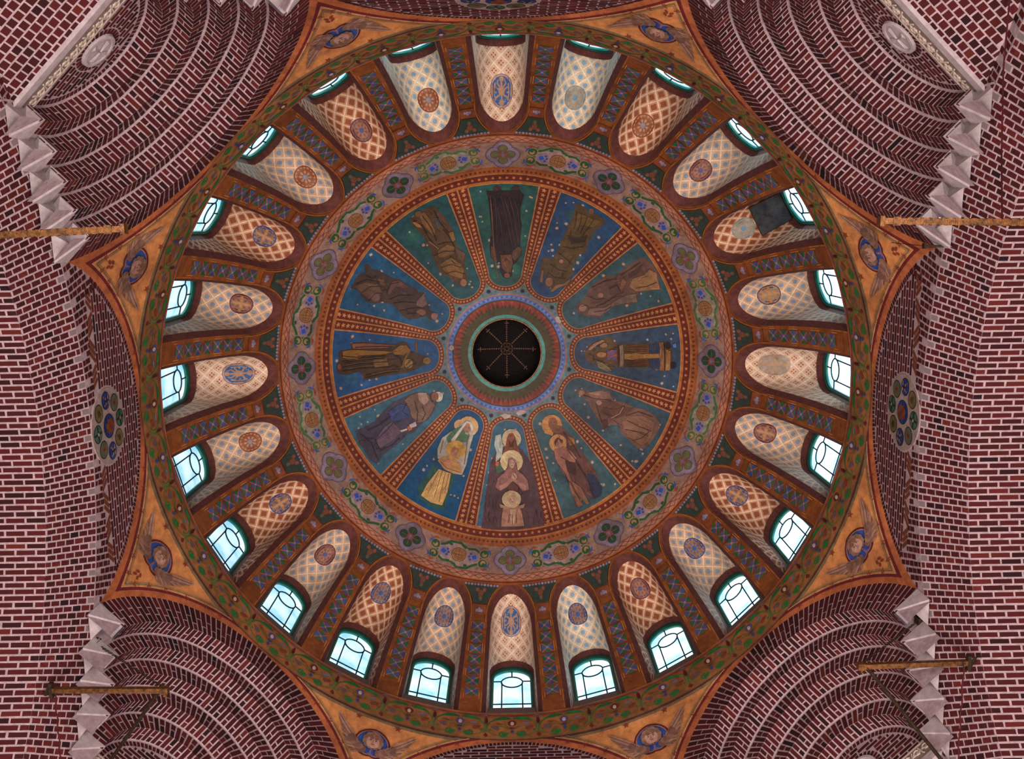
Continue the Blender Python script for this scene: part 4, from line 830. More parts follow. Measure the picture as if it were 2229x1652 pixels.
    for k in (-1, 1): cv.disc(cx + k * .06, cy + .02, .022, '4a302c', .014, 8); cv.line([(cx + k * .03, cy + .055), (cx + k * .09, cy + .05)], .01, '5f4038'); cv.disc(cx + k * .08, cy - .05, .035, 'c4988a', n=8)
    cv.line([(cx, cy + .01), (cx - .012, cy - .05), (cx + .015, cy - .055)], .01, '70493e'); cv.line([(cx - .035, cy - .095), (cx, cy - .105), (cx + .035, cy - .095)], .014, '7a3c38')
    tag(mb.build('angel_head', 'paint', pd))
# ================================================================ drum band under the windows
DEG = PI / 180
def cyl(r): return lambda x, y, o: ((r(y) - o) * math.cos(x / 8), -(r(y) - o) * math.sin(x / 8), y)
dr = lambda h: 8 - .09 * (h - 20.1) / 1.04
mb = MB(); A = [2 * PI * k / 240 for k in range(241)]
for h0, h1, c in ((20.06, 20.1, '6a3a2a'), (20.1, 20.13, '5c2a22'), (20.13, 20.17, '7d6a4c'), (20.17, 20.98, 'a46a3c'), (20.98, 21.04, '96583c'), (21.04, 21.065, '5c2a22'), (21.065, 21.14, '9c5f38')):
    mb.grid(lambda a, h: (dr(h) * math.cos(a), -dr(h) * math.sin(a), h), A, [h0, h1], c)
mb.grid(lambda a, r: (r * math.cos(a), -r * math.sin(a), 21.14), A, [7.905, 7.97], '8a5030')
drum = tag(mb.build('trim_1', 'paint', smooth=False), 'painted ring band of green scrolls between the windows and the pendentives', 'band', kind='structure')
def scroll(par):
    mb = MB(); cv = Canvas(mb, cyl(dr), .12, .004, .0009); c0 = 20.1; blue = par
    for sg in (-1, 1):
        w = .62
        P_ = lambda pts: [(sg * a, c0 + b_) for a, b_ in pts]
        cv.line(P_([(.60, .30), (.61, .5), (.55, .66), (.42, .78), (.2, .84), (.03, .83)]), .05, '58703a')
        cv.poly(P_([(.04, .83), (.14, .90), (.30, .89), (.44, .80), (.50, .72), (.38, .76), (.26, .78), (.12, .79)]), '1f7a3e')
        cv.line(P_([(.61, .5), (.58, .34), (.48, .22), (.3, .16), (.12, .2)]), .03, '66703c')
        cv.line(P_([(.10, .26), (.14, .16), (.22, .12), (.30, .16), (.31, .25), (.25, .31), (.18, .28)]), .045, '2c7a40')
        cv.poly(P_([(.10, .22), (.17, .14), (.27, .17), (.24, .27), (.18, .24), (.14, .30)]), '1f7a3e')
        cv.line(P_([(.05, .4), (.18, .5), (.34, .52), (.48, .46)]), .022, '5a6e3c'); cv.line(P_([(.06, .44), (.2, .6), (.36, .62)]), .018, '7c6a38')
        cv.poly(P_([(.30, .44), (.42, .52), (.52, .50), (.46, .42), (.36, .36)]), '7a3c2a' if sg > 0 else '6c5a68')
        cv.poly(P_([(.22, .60), (.36, .66), (.42, .62), (.32, .57)]), '6e78a4' if sg > 0 else '8a5430')
        cv.disc(sg * .52, c0 + .36, .028, '2c7040', n=8)
        cv.poly(P_([(.61, .56), (.645, .7), (.615, .86), (.585, .7)]), '5c1e22'); cv.poly(P_([(.57, .14), (.62, .24), (.67, .14), (.62, .09)]), '6e2a2a')
        if (sg > 0): cv.poly(P_([(.46, .86), (.6, .93), (.78, .86), (.62, .89)]), '6a6a9a')
    cv.disc(0, c0 + .62, .105, '56599a' if blue else '6e3226', n=16); cv.disc(0, c0 + .60, .045, 'd8c4b4', .075, 12)
    cv.poly([(-.07, c0 + .46), (.07, c0 + .46), (.03, c0 + .38), (-.03, c0 + .38)], '4a4468' if blue else '6c3a28'); cv.poly([(0, c0 + .36), (.05, c0 + .29), (0, c0 + .22), (-.05, c0 + .29)], '2c4a94')
    return mb.build('scroll_motif', 'paint', drum)
for kind in (0, 1):
    o = scroll(kind); o.rotation_euler = (0, 0, -(90 + 9 * kind) * DEG)
    for k in range(1, 20): c = o.copy(); COL.link(c); c.parent = drum; c.rotation_euler = (0, 0, -(90 + 9 * kind + 18 * k) * DEG)

# ================================================================ dome
RS, HC = 8.0, 20.1
def S(az, el, off=0):
    a, e = az * DEG, el * DEG; r = (RS - off) * math.cos(e); return (r * math.cos(a), -r * math.sin(a), HC + (RS - off) * math.sin(e))
def Sx(az0): return lambda x, y, o: S(az0 + x / (RS * math.cos(y * DEG)) / DEG, y, o)      # x in plan units, y = elevation in degrees
def Pl(az0): return lambda x, y, o: S(az0 + x / (RS * math.cos((51.7 * DEG + y / RS))) / DEG, 51.7 + y / RS / DEG, o)
SPR, APX, HWD = 31.5, 39.0, 5.45
mb = MB(); F = [k * 1.5 for k in range(241)]
for e0, e1, c in ((39, 39.5, '9c5428'), (39.5, 39.8, '6a2a22'), (39.8, 40.1, 'b06a38'), (40.1, 41.3, 'b4806a'), (41.3, 41.55, '8e4a30'), (41.55, 47.6, '9a7a6c'), (47.6, 48.1, 'a05628'), (48.1, 49.2, 'a05c30'), (49.2, 49.5, 'b8743c'), (49.5, 51.0, '6a281c'), (51.0, 51.25, 'b87038'), (51.25, 72.5, 'b06a38'), (72.5, 76.9, '6a8a94'), (76.9, 77.15, 'c08050'), (77.15, 78.2, '6c82c4'), (78.2, 78.5, '3c4a40'), (78.5, 80.0, '8c3a28'), (80.0, 81.6, '4e4624'), (81.6, 82.35, '5aa096'), (82.35, 82.6, '8a6a40')):
    n = max(1, int((e1 - e0) / 2)); mb.grid(S, F, [e0 + (e1 - e0) * k / n for k in range(n + 1)], c)
def half(el): return HWD * math.sqrt(max(0, 1 - ((el - SPR) / (APX - SPR)) ** 2)) if el > SPR else HWD
els = [7.46, 12, 18, 24, 30, 31.5] + [31.5 + 7.5 * math.sin(k * PI / 24) for k in range(1, 13)]
for w in range(24):
    for sg in (-1, 1):
        mb.grid(lambda t, e: S(15 * w + 90 + sg * (half(e) + (7.5 - half(e)) * t), e), [0, .5, 1], els, '8a4c22')
dome = tag(mb.build('ceiling', 'paint', smooth=True), 'painted dome with twelve figure panels around a dark round opening', 'dome', kind='structure')
# lozenge band
mb = MB(); n = 150
for k in range(n):
    a0, a1 = 360 * k / n, 360 * (k + 1) / n; am = (a0 + a1) / 2; o = .004
    for (p, q) in (((a0, 40.2), (a1, 41.2)), ((a0, 41.2), (a1, 40.2))):
        mb.add([S(p[0], p[1] + .14 * (1 if q[1] > p[1] else -1) * 0 - .07, o), S(q[0], q[1] - .07, o), S(q[0], q[1] + .1, o), S(p[0], p[1] + .1, o)], [(0, 1, 2, 3)], '86402e')
    mb.add([S(am, 40.5, .005), S(am + .3, 40.7, .005), S(am, 40.9, .005), S(am - .3, 40.7, .005)], [(0, 1, 2, 3)], '9a5040')
mb.build('lozenge_band', 'paint', dome)['kind'] = 'stuff'
mb = MB()
for k in range(260):
    a = 360 * k / 260; mb.add([S(a - .42, 48.65, .004), S(a, 48.3, .004), S(a + .42, 48.65, .004), S(a, 49.0, .004)], [(0, 1, 2, 3)], '6c2c1c')
for k in range(150):
    a = 2.4 * k; mb.add([S(a - .55, 77.45, .004), S(a + .55, 77.45, .004), S(a + .5, 77.9, .004), S(a - .5, 77.9, .004)], [(0, 1, 2, 3)], '3f58b0' if k % 2 else '9aa4d4')
mb.build('bead_row', 'paint', dome)['kind'] = 'stuff'
mb = MB()
for k in range(72):
    a = 5 * k + random.uniform(-.8, .8); l = random.uniform(.5, 1.35); mb.add([S(a - 1.7, 80.05, .004), S(a + random.uniform(-.6, .6), 80.0 - l, .004), S(a + 1.7, 80.05, .004)], [(0, 1, 2)], '3a3a20')
    a += 2.5; mb.add([S(a - 1.5, 78.5, .005), S(a, 79.1 + random.uniform(0, .5), .005), S(a + 1.5, 78.5, .005)], [(0, 1, 2)], ('b8482c', 'a03e28')[k % 2])
    a += 1.2; mb.add([S(a - .5, 81.5, .006), S(a + random.uniform(-1, 1), 80.3, .006), S(a + .5, 81.5, .006)], [(0, 1, 2)], ('6c5a2c', '5a3a20')[k % 2])
mb.build('flame_ring', 'paint', dome)['kind'] = 'stuff'
# plaster loss: pale patches near the blue ring
mb = MB()
for az, el, rx in ((-77, 76.6, .16), (-92, 76.2, .17), (33, 76.6, .12), (173, 77.9, .09)):
    cv = Canvas(mb, Sx(az), .1, .016, .0007); cv.poly([(rx * random.uniform(.7, 1.1) * math.cos(2 * PI * k / 11), el + .8 * random.uniform(.4, .9) * math.sin(2 * PI * k / 11)) for k in range(11)], 'c8b4ac')
mb.build('bare_plaster', 'paint', dome)
# medallion band: quatrefoils and cartouches, each its own part
def K(el): return RS * math.cos(el * DEG)
def Mb(az0): return lambda x, y, o: S(az0 + x / K(44.5 + y / RS / DEG) / DEG, 44.5 + y / RS / DEG, o)
def quatre(green):
    mb = MB(); cv = Canvas(mb, Mb(0), .12, .004, .0008); L = [(0, 1), (1, 0), (0, -1), (-1, 0)]
    for c, a, r in (('70604c', .215, .265), ('8e7c90' if not green else '847080', .21, .245)): [cv.disc(x * a, y * a, r, c, n=20) for x, y in L]; cv.disc(0, 0, .2, c)
    for x, y in L: cv.disc(x * .205, y * .2, .135, '4a3a34', n=16); cv.disc(x * .205, y * .2, .12, '6c6a44' if not green else '1f4a34', n=16)
    cv.disc(0, 0, .1, '8e6a70', n=8)
    for k in range(4): a = PI / 4 + k * PI / 2; cv.poly([(0, 0), (.15 * math.cos(a - .3), .15 * math.sin(a - .3)), (.13 * math.cos(a + .3), .13 * math.sin(a + .3))], '9a4434')
    for k in range(4): a = k * PI / 2; cv.line([(0, 0), (.26 * math.cos(a), .26 * math.sin(a))], .02, '8a4a40' if green else '7a7450')
    cv.disc(0, 0, .045, '7c72a8', n=8); cv.line([(.42 * math.cos(k * PI / 12) * (1 + .08 * math.cos(k * PI / 3)), .42 * math.sin(k * PI / 12) * (1 + .08 * math.cos(k * PI / 3))) for k in range(24)], .012, '6a5a80', True)
    return mb.build('quatrefoil', 'paint', dome)
def cartouche(c1):
    mb = MB(); cv = Canvas(mb, Mb(0), .12, .004, .0008); g = ('2f5a34', '4f6e46')[c1]
    out = [(-.66, 0), (-.60, .17), (-.44, .24), (-.28, .36), (0, .38), (.1, .3), (.22, .24), (.44, .27), (.6, .17), (.66, 0), (.6, -.17), (.44, -.24), (.28, -.36), (0, -.38), (-.1, -.3), (-.22, -.24), (-.44, -.27), (-.6, -.17)]
    cv.poly([(x * 1.12, y * 1.14) for x, y in out], ('8c7a5c', '84866a')[c1]); cv.poly(out, ('a88c88', '98907e')[c1]); cv.line(out, .075, g, True)
    for x, y in ((-.28, .28), (.24, -.28), (-.1, -.3), (.12, .3)): cv.disc(x, y, .06, g, .045, 8)
    for sx in (-1, 1):
        for sy in (-1, 1):
            cx, cy = sx * .72, sy * .15
            cv.disc(cx, cy, .155, 'a48468', n=14); cv.disc(cx, cy, .13, g, n=12); cv.disc(cx + sx * .01, cy - sy * .02, .075, 'b08c62', n=10); cv.disc(cx + sx * .03, cy + sy * .03, .05, g, n=8)
            cv.poly([(cx + sx * .05, cy + sy * .15), (cx + sx * .17, cy + sy * .10), (cx + sx * .2, cy - sy * .02), (cx + sx * .155, cy + sy * .01)], '3f5cb0')
        cv.poly([(sx * .36, -.17), (sx * .56, -.1), (sx * .56, .1), (sx * .36, .17), (sx * .26, 0)], '8c7c92')
        cv.poly([(sx * .42, -.075), (sx * .54, -.02), (sx * .49, .09), (sx * .37, .03)], '2f56bc')
        for k in range(3): a = PI * .75 + k * .8; cv.disc(sx * .43 + sx * .12 * math.cos(a), .01 + .12 * math.sin(a), .038, '4a4a94', n=7)
        cv.disc(sx * .2, sx * .2, .045, 'b8956c', n=8); cv.disc(-sx * .05, sx * .27, .04, 'b8956c', n=8)
    cv.disc(0, 0, .215, '7e4c30', n=20); cv.disc(0, 0, .195, 'a8794e', n=20)
    for r in (.15, .10): cv.line([(r * math.cos(2 * PI * k / 18), r * math.sin(2 * PI * k / 18)) for k in range(18)], .018, '80502f', True)
    cv.line([(-.2, 0), (.2, 0)], .018, '80502f'); cv.line([(0, -.2), (0, .2)], .018, '80502f')
    return mb.build('cartouche', 'paint', dome)
for g in (0, 1):
    o = quatre(g); o.rotation_euler = (0, 0, -(90 - 30 * g) * DEG)
    for k in range(1, 6): c = o.copy(); COL.link(c); c.parent = dome; c.rotation_euler = (0, 0, -(90 - 30 * g + 60 * k) * DEG)
pale = {105, 345, 15, 195}
for g in (0, 1):
    o = cartouche(g); first = True
    for k in range(12):
        a = 15 + 30 * k
        if (a in pale) != bool(g): continue
        if first: o.rotation_euler = (0, 0, -a * DEG); first = False
        else: c = o.copy(); COL.link(c); c.parent = dome; c.rotation_euler = (0, 0, -a * DEG)
mb = MB(); cv = Canvas(mb, Mb(0), .12, .0035, 0)
for k in range(24):                                 # thin scrolling line and leaves between the medallions
    cv.mp = Mb(15 * k + 7.5)
    cv.line([(-.2, .36), (-.08, .25), (.0, .32), (.1, .2), (.2, .3)], .02, '7c4a38'); cv.line([(-.2, -.34), (-.08, -.22), (.0, -.3), (.1, -.2), (.2, -.3)], .02, '7c4a38')
    cv.poly([(-.14, .3), (-.02, .4), (.12, .34), (0, .3)], '9a4e34'); cv.poly([(-.12, -.28), (0, -.38), (.14, -.3), (0, -.28)], '9a4e34'); cv.line([(-.1, .05), (0, .15), (.1, 0), (0, -.12)], .016, '6e6a4a')
mb.build('band_foliage', 'paint', dome)
# ribs between the windows
def rib():
    mb = MB(); cv = Canvas(mb, Sx(0), .2, .004, .0008); w = lambda el: .66 * K(el) / 8 * .27
    for sg in (-1, 1):
        cv.line([(sg * 1.88 * DEG * K(e), e) for e in (8, 14, 20, 26, 32)], .02, 'b06c34'); cv.line([(sg * 1.45 * DEG * K(e), e) for e in (11.5, 17, 23, 30.2)], .022, 'c07c3c')
    for e in (11.5, 30.3): cv.line([(-1.45 * DEG * K(e), e), (1.45 * DEG * K(e), e)], .02, 'c07c3c')
    for e in (8.6, 9.6, 10.6): cv.line([(-1.9 * DEG * K(e), e), (1.9 * DEG * K(e), e)], .03, '824a20')
    cv.line([(-1.9 * DEG * K(31), 31), (1.9 * DEG * K(31), 31)], .05, 'a8642c')
    for k in range(7):
        e0 = 12.1 + k * 2.62; e1 = e0 + 2.2; em = (e0 + e1) / 2; a = 1.2 * DEG * K(em); c = ('42588c', '2b6047')[k % 2]; c2 = ('34604e', '4a5488')[k % 2]
        cv.poly([(-a, e0), (a, e0), (a, e1), (-a, e1)], '94583a')
        cv.poly([(-a, e0 + .2), (-.02, em), (-a, e1 - .2)], c); cv.poly([(a, e0 + .2), (a, e1 - .2), (.02, em)], c)
        cv.poly([(-a + .04, e0), (a - .04, e0), (0, em - .15)], c2); cv.poly([(-a + .04, e1), (0, em + .15), (a - .04, e1)], c2)
        cv.line([(-a, e0), (a, e1)], .028, 'b0624c'); cv.line([(-a, e1), (a, e0)], .028, 'a8584a'); cv.disc(0, em, .03, '8a86a8', .3, 8)
    cv.poly([(-1.7 * DEG * K(32), 31.6), (1.7 * DEG * K(32), 31.6), (1.7 * DEG * K(34), 34), (-1.7 * DEG * K(34), 34)], '8a4a2c'); cv.disc(0, 32.8, .05, '8f86a0', .6, 8); cv.disc(-.07, 32.6, .03, '8f86a0', .4, 6); cv.disc(.07, 32.6, .03, '8f86a0', .4, 6)
    g = [(7.5 - half(e) - .75) * DEG * K(e) for e in (34.3, 35.5, 36.6, 37.6, 38.2)]
    pts = [(x, e) for x, e in zip(g, (34.3, 35.5, 36.6, 37.6, 38.2))] + [(g[-1], 38.6), (-g[-1], 38.6)] + [(-x, e) for x, e in zip(g[::-1], (38.2, 37.6, 36.6, 35.5, 34.3))]
    cv.poly(pts, '33423a'); cv.disc(0, 36.6, .08, '7c4a38', .8, 8); cv.disc(-.1, 37.4, .05, '94503c', .5, 8); cv.disc(.1, 37.4, .05, '94503c', .5, 8); cv.disc(0, 35.4, .05, '6a5a40', .5, 8)
    for k in range(-5, 6): cv.disc(k * g[-1] / 5.2, 38.55 - .02 * abs(k), .038, ('8a8098', '9c94a4')[k % 2], .3, 7)
    for sg in (-1, 1): cv.line([(sg * (7.5 - half(e) - .35) * DEG * K(e), e) for e in (30, 32, 34, 35.5, 36.6, 37.6, 38.3, 38.7)], .03, 'a8642c')
    return mb.build('rib_ornament', 'paint', dome)
o = rib(); o.rotation_euler = (0, 0, -7.5 * DEG)
for k in range(1, 24): c = o.copy(); COL.link(c); c.parent = dome; c.rotation_euler = (0, 0, -(7.5 + 15 * k) * DEG)

# ================================================================ the twelve figure panels
YC, RCN = 2.80, .50
def hw(y): return RS * math.cos(51.7 * DEG + y / RS) * 11.3 * DEG
def gap(y): return RS * math.cos(51.7 * DEG + min(y, YC) / RS) * 3.7 * DEG
def outline(f, n=13):                               # f = 0 panel edge ... 1 middle of the gap
    L = [(hw(YC * k / 12) + f * gap(YC * k / 12), YC * k / 12) for k in range(13)]; r = hw(YC) + f * gap(YC)
    return L + [(r * math.cos(PI * k / (2 * n)), YC + r * math.sin(PI * k / (2 * n))) for k in range(1, n + 1)]
def sym(L): return L + [(-x, y) for x, y in L[::-1][1:]]
mb = MB(); sb = MB()
for k in range(12):
    mp = Pl(30 * k); cv = Canvas(mb, mp, .15, .004, 0)
    for f0, f1, c, off in ((0, 1, 'a86434', .004), (.13, .92, '6a281c', .006), (.0, .08, 'c88a50', .008), (.96, 1, 'c88a50', .008), (.13, .16, '8c4422', .009), (.89, .92, '8c4422', .009)):
        a, b_ = sym(outline(f0)), sym(outline(f1)); mb.add([mp(x, y, off) for p in zip(a, b_) for x, y in p], [(2 * i, 2 * i + 1, 2 * i + 3, 2 * i + 2) for i in range(len(a) - 1)], c)
    cv.off = .008; cv.line([(-hw(0) * (1 - i / 6), -.02) for i in range(13)], .035, 'c4854a')
    L = sym(outline(.53, 12)); s_ = Canvas(sb, mp, .2, .011, 0); acc = 0; nxt = .05
    for p, q in zip(L, L[1:]):
        d = math.hypot(q[0] - p[0], q[1] - p[1]); ang = math.atan2(q[1] - p[1], q[0] - p[0])
        while nxt <= acc + d + 1e-9:
            t = (nxt - acc) / d; y = p[1] + (q[1] - p[1]) * t; r = .082 * (.62 + .38 * max(0, 1 - y / 3)); s_.star(p[0] + (q[0] - p[0]) * t, y, r, 'cc8850', 5, .45, ang); nxt += r * 2.0
        acc += d
    for j in range(14): a = 30 * k - 15 + 30 * (j + .5) / 14; Canvas(sb, Sx(a), .2, .008, 0).mp; c0 = Sx(a); sb.add([c0(0, 50.28, .008)] + [c0(.058 * (1 if i % 2 == 0 else .45) * math.cos(PI * i / 5), 50.28 + .058 * (1 if i % 2 == 0 else .45) * math.sin(PI * i / 5) / RS / DEG, .008) for i in range(10)], [(0, 1 + i, 1 + (i + 1) % 10) for i in range(10)], 'c8824a')
    c2 = Canvas(mb, Sx(30 * k + 15), .2, .012, .0006); c2.mp = Pl(30 * k + 15); yy = (75.9 - 51.7) * DEG * RS
    for i in range(16): pass
    c2.star(0, yy, .085, '2c2220', 8, .55)
    for x, y, cc in ((-.13, yy + .02, '8a7ea8'), (.13, yy + .02, '8a7ea8'), (-.2, yy + .05, '2c8a7a'), (.2, yy + .05, '2c8a7a'), (0, yy - .15, '2c8a7a')): c2.disc(x, y, .035, cc, n=7)
mb.build('panel_border', 'paint', dome); sb.build('border_star', 'paint', dome)['kind'] = 'stuff'
MU = {90: ('2c5c58', '2f6a5a', 'painted panel of a bearded man in a long black robe holding a thin staff'),
      60: ('2c4e74', '33565f', 'painted panel of a figure in an olive brown robe raising both hands, blue ground'),
      30: ('3c5c66', '42626a', 'painted panel of two brown figures in a swirl of pale cloth'),
      0: ('3a4e66', '465a68', 'painted panel of a man in a checked breastplate standing before a small table'),
      330: ('3e5866', '48606c', 'painted panel of a hooded bearded figure in dusty pink leaning over a child'),
      300: ('42626a', '3a545c', 'painted panel of a haloed old man behind a haloed bare-chested youth'),
      270: ('3c6a84', '54464c', 'painted panel of three haloed figures one above another, hands joined'),
      240: ('10507c', '1c4c6c', 'painted panel of a veiled haloed woman behind a haloed girl in yellow, deep blue ground'),
      210: ('3c6c80', '406c7c', 'painted panel of an old man in a violet grey robe holding a scroll'),
      180: ('27588a', '2f6088', 'painted panel of a figure in brown and gold striped robes, bright blue ground'),
      150: ('255a80', '2c5e78', 'painted panel of a crouching dark brown robed figure on blue ground'),
      120: ('27565c', '2c6256', 'painted panel of a seated bearded man in brown and ochre robes, green ground')}
def inside(x, y, p):
    r = False
    for (a, b_), (c, d) in zip(p, p[1:] + p[:1]):
        if (b_ > y) != (d > y) and x < (c - a) * (y - b_) / (d - b_) + a: r = not r
    return r
def hatch(cv, p, c, r_):                            # brush strokes along the longer side of a painted shape
    A = np.array(p); ar = abs(sum(a[0] * b_[1] - b_[0] * a[1] for a, b_ in zip(p, p[1:] + p[:1]))) / 2
    if ar < .035: return
    m_ = A.mean(0); ev, evc = np.linalg.eigh(np.cov((A - m_).T)); ax = evc[:, 1]; rgb = [int(c[i:i + 2], 16) for i in (0, 2, 4)]
    for j in range(int(7 + ar * 26)):
        x, y = A[:, 0].min() + r_.random() * np.ptp(A[:, 0]), A[:, 1].min() + r_.random() * np.ptp(A[:, 1]); t = r_.uniform(-.35, .35); d = np.array((ax[0] * math.cos(t) - ax[1] * math.sin(t), ax[0] * math.sin(t) + ax[1] * math.cos(t))) * r_.uniform(.05, .22); nn_ = np.array((-d[1], d[0])) * r_.uniform(-.25, .25)
        q = [(x - d[0], y - d[1]), (x + nn_[0], y + nn_[1]), (x + d[0], y + d[1])]
        if not all(inside(u, v, p) for u, v in q): continue
        f = r_.choice((.62, .72, .8, 1.22, 1.36)); cv.line(q, r_.uniform(.010, .022), '%02x%02x%02x' % tuple(min(255, int(v * f)) for v in rgb), taper=True)
FM = {330: -30, 300: -60, 270: -90, 240: -120, 210: -150}
for az, (c1, c2, lab) in MU.items():
    mp = Pl(az); mb = MB(); cv = Canvas(mb, mp, .12, .006, .0007); cv.poly(sym(outline(0)) , c1)
    r_ = random.Random(az)
    for k in range(9):
        y = .3 + 2.6 * r_.random(); w_ = hw(y) * .62; x = (r_.random() * 2 - 1) * w_; R_ = r_.uniform(.12, min(.26, hw(y) - abs(x) - .03)) if hw(y) - abs(x) > .16 else .1
        cv.poly([(x + R_ * r_.uniform(.7, 1.1) * math.cos(2 * PI * i / 10), min(3.2, y + R_ * 1.2 * r_.uniform(.7, 1.1) * math.sin(2 * PI * i / 10))) for i in range(10)], c2)
    mu = tag(mb.build('mural', 'paint'), lab, 'mural', 'figure panels around the dome opening')
    mb = MB(); cs = Canvas(mb, mp, .2, .0135, 0)
    for k in range(26):
        y = .12 + 2.95 * r_.random(); x = (r_.random() * 2 - 1) * (hw(min(y, YC)) - .1) * (1 if y < 2.7 else .6); cs.star(x, y, r_.choice((.034, .044, .062)), ('c0a494', 'b8a89c', 'c89c70')[k % 3], 6, .55, r_.random())
    mb.build('star', 'paint', mu)['kind'] = 'stuff'
    mb = MB(); cv = Canvas(mb, mp, .12, .015, .0007)
    for ln in FIG[FM.get(az, az)].split('\n'):
        k, c, p = ln.split(' '); p = [tuple(float(t) for t in q.split(',')) for q in p.split(';')]
        if k == 'P':
            cv.poly(p, c); hatch(cv, p, c, r_)
        else: cv.line(p, float(k[1:]), c)
    mb.build('figure', 'paint', mu)

# ================================================================ lantern above the opening
mb = MB(); hO = HC + RS * math.sin(82.6 * DEG); rO = RS * math.cos(82.6 * DEG)
mb.grid(lambda a, t: ((rO + .04 * t) * math.cos(a), -(rO + .04 * t) * math.sin(a), hO + .75 * t), [2 * PI * k / 48 for k in range(49)], [0, 1])
mb.grid(lambda a, t: ((rO + .04) * math.cos(t * PI / 2) * math.cos(a), -(rO + .04) * math.cos(t * PI / 2) * math.sin(a), hO + .75 + .35 * math.sin(t * PI / 2)), [2 * PI * k / 48 for k in range(49)], [k / 8 for k in range(9)])
lan = tag(mb.build('lantern', 'dark_wood'), 'dark round lantern in the centre of the dome with eight thin ribs', 'lantern', kind='structure')
def lz(r): return hO + .75 + .35 * math.sqrt(max(0, 1 - (r / (rO + .04)) ** 2)) - .03
for k in range(8):
    a = k * PI / 4 + .01; mb = MB(); mb.tube([(r * math.cos(a), r * math.sin(a), lz(r)) for r in (.22, .4, .6, .8, .94)], .009, 5)
    for r in np.arange(.25, .95, .07): mb.box((r * math.cos(a), r * math.sin(a), lz(r) - .01), (.016 * math.cos(a), .016 * math.sin(a), 0), (-.02 * math.sin(a), .02 * math.cos(a), 0), (0, 0, .008))
    r = .82; mb.box((r * math.cos(a), r * math.sin(a), lz(r) - .012), (.012 * math.cos(a), .012 * math.sin(a), 0), (-.07 * math.sin(a), .07 * math.cos(a), 0), (0, 0, .008))
    mb.build('rib', 'dim_gilt', lan)
mb = MB()
for R_ in (.19, .06): mb.tube([(R_ * math.cos(2 * PI * k / 20), R_ * math.sin(2 * PI * k / 20), lz(.15) - .03) for k in range(21)], .012, 5)
for j in range(8): a = j * PI / 4 + PI / 8; mb.tube([(.125 * math.cos(a) + .045 * math.cos(2 * PI * k / 10), .125 * math.sin(a) + .045 * math.sin(2 * PI * k / 10), lz(.15) - .03) for k in range(11)], .008, 4)
mb.build('hub_wheel', 'dim_gilt', lan)
mb = MB()
for R_ in (.5, .75, .92): mb.tube([(R_ * math.cos(2 * PI * k / 40), R_ * math.sin(2 * PI * k / 40), lz(R_) - .012) for k in range(41)], .005, 4)
mb.build('hoop', 'iron', lan)
mb = MB(); mb.tube([((rO + .01) * math.cos(2 * PI * k / 60), (rO + .01) * math.sin(2 * PI * k / 60), hO - .01) for k in range(61)], .022, 6); mb.build('rim', 'gilt', lan)

# ================================================================ windows (built once facing +x, then turned)
NP = 10
def prof_sphere():                                  # jamb bottom -> arch -> jamb bottom as (az, el)
    L = [(HWD, 7.46 + (SPR - 7.46) * k / 6) for k in range(6)] + [(HWD * math.cos(PI * k / (2 * NP)), SPR + (APX - SPR) * math.sin(PI * k / (2 * NP))) for k in range(NP + 1)]
    return L + [(-a, e) for a, e in L[::-1][1:]]
def prof(r, w, hb, hs, ha, ):
    L = [(-w, hb + (hs - hb) * k / 6) for k in range(6)] + [(-w * math.cos(PI * k / (2 * NP)), hs + (ha - hs) * math.sin(PI * k / (2 * NP))) for k in range(NP + 1)]
    L = L + [(-a, h) for a, h in L[::-1][1:]]; return [np.array((r, u, h)) for u, h in L]
stA = [np.array(S(a, e)) * (1, 1, 1) for a, e in prof_sphere()]
stO = [np.array(S(a * 1.04, e + max(0, (e - 30) * .06), -.03)) for a, e in prof_sphere()]
stB = [];
for i, p in enumerate(stA):
    t = (p[2] - 21.14) / 4; stB.append(np.array((p[0] + .16 + .12 * max(0, t), p[1] * .87, p[2] + .04 + .0 * t)))
stB[0][2] = stB[-1][2] = 21.30
wC, wD = .60, .57
stC = prof(8.28, .61, 22.10, 24.04, 24.70); stD = prof(8.46, .575, 22.36, 24.02, 24.60)
def loft(mb, a, b_, n, col=(1, 1, 1), mat=0, i0=0, i1=None, uvs=None):
    N_ = len(a); i1 = N_ - 1 if i1 is None else i1
    vs = []; uv = []
    for j in range(n + 1):
        t = j / n
        for i in range(i0, i1 + 1):
            q = a[i] * (1 - t) + b_[i] * t; vs.append(q)
            if uvs: uv.append((uvs[i], q[0]))
    m_ = i1 - i0 + 1; mb.add(vs, [(j * m_ + i, j * m_ + i + 1, (j + 1) * m_ + i + 1, (j + 1) * m_ + i) for j in range(n) for i in range(m_ - 1)], col, mat, uv or None)
NN = len(stA); mid = [(b_ * .5 + c * .5) for b_, c in zip(stB, stC)]; arc = [0]
for i in range(1, NN): arc.append(arc[-1] + np.linalg.norm(mid[i] - mid[i - 1]))
arc = [a - arc[NN // 2] for a in arc]
def ceilpt(u, r, off):                              # point on the painted vault at arc length u, distance r
    i = int(np.searchsorted(arc, u)) - 1; i = max(0, min(NN - 2, i)); t = (u - arc[i]) / (arc[i + 1] - arc[i])
    b_ = stB[i] * (1 - t) + stB[i + 1] * t; c = stC[i] * (1 - t) + stC[i + 1] * t; f = (r - b_[0]) / (c[0] - b_[0]); p = b_ + (c - b_) * f
    tn = stC[i + 1] - stC[i]; nrm = np.array([0, tn[2], -tn[1]]); nrm /= np.linalg.norm(nrm) + 1e-9
    if nrm[2] > 0 and abs(nrm[2]) > .1: nrm = -nrm
    return p + nrm * off
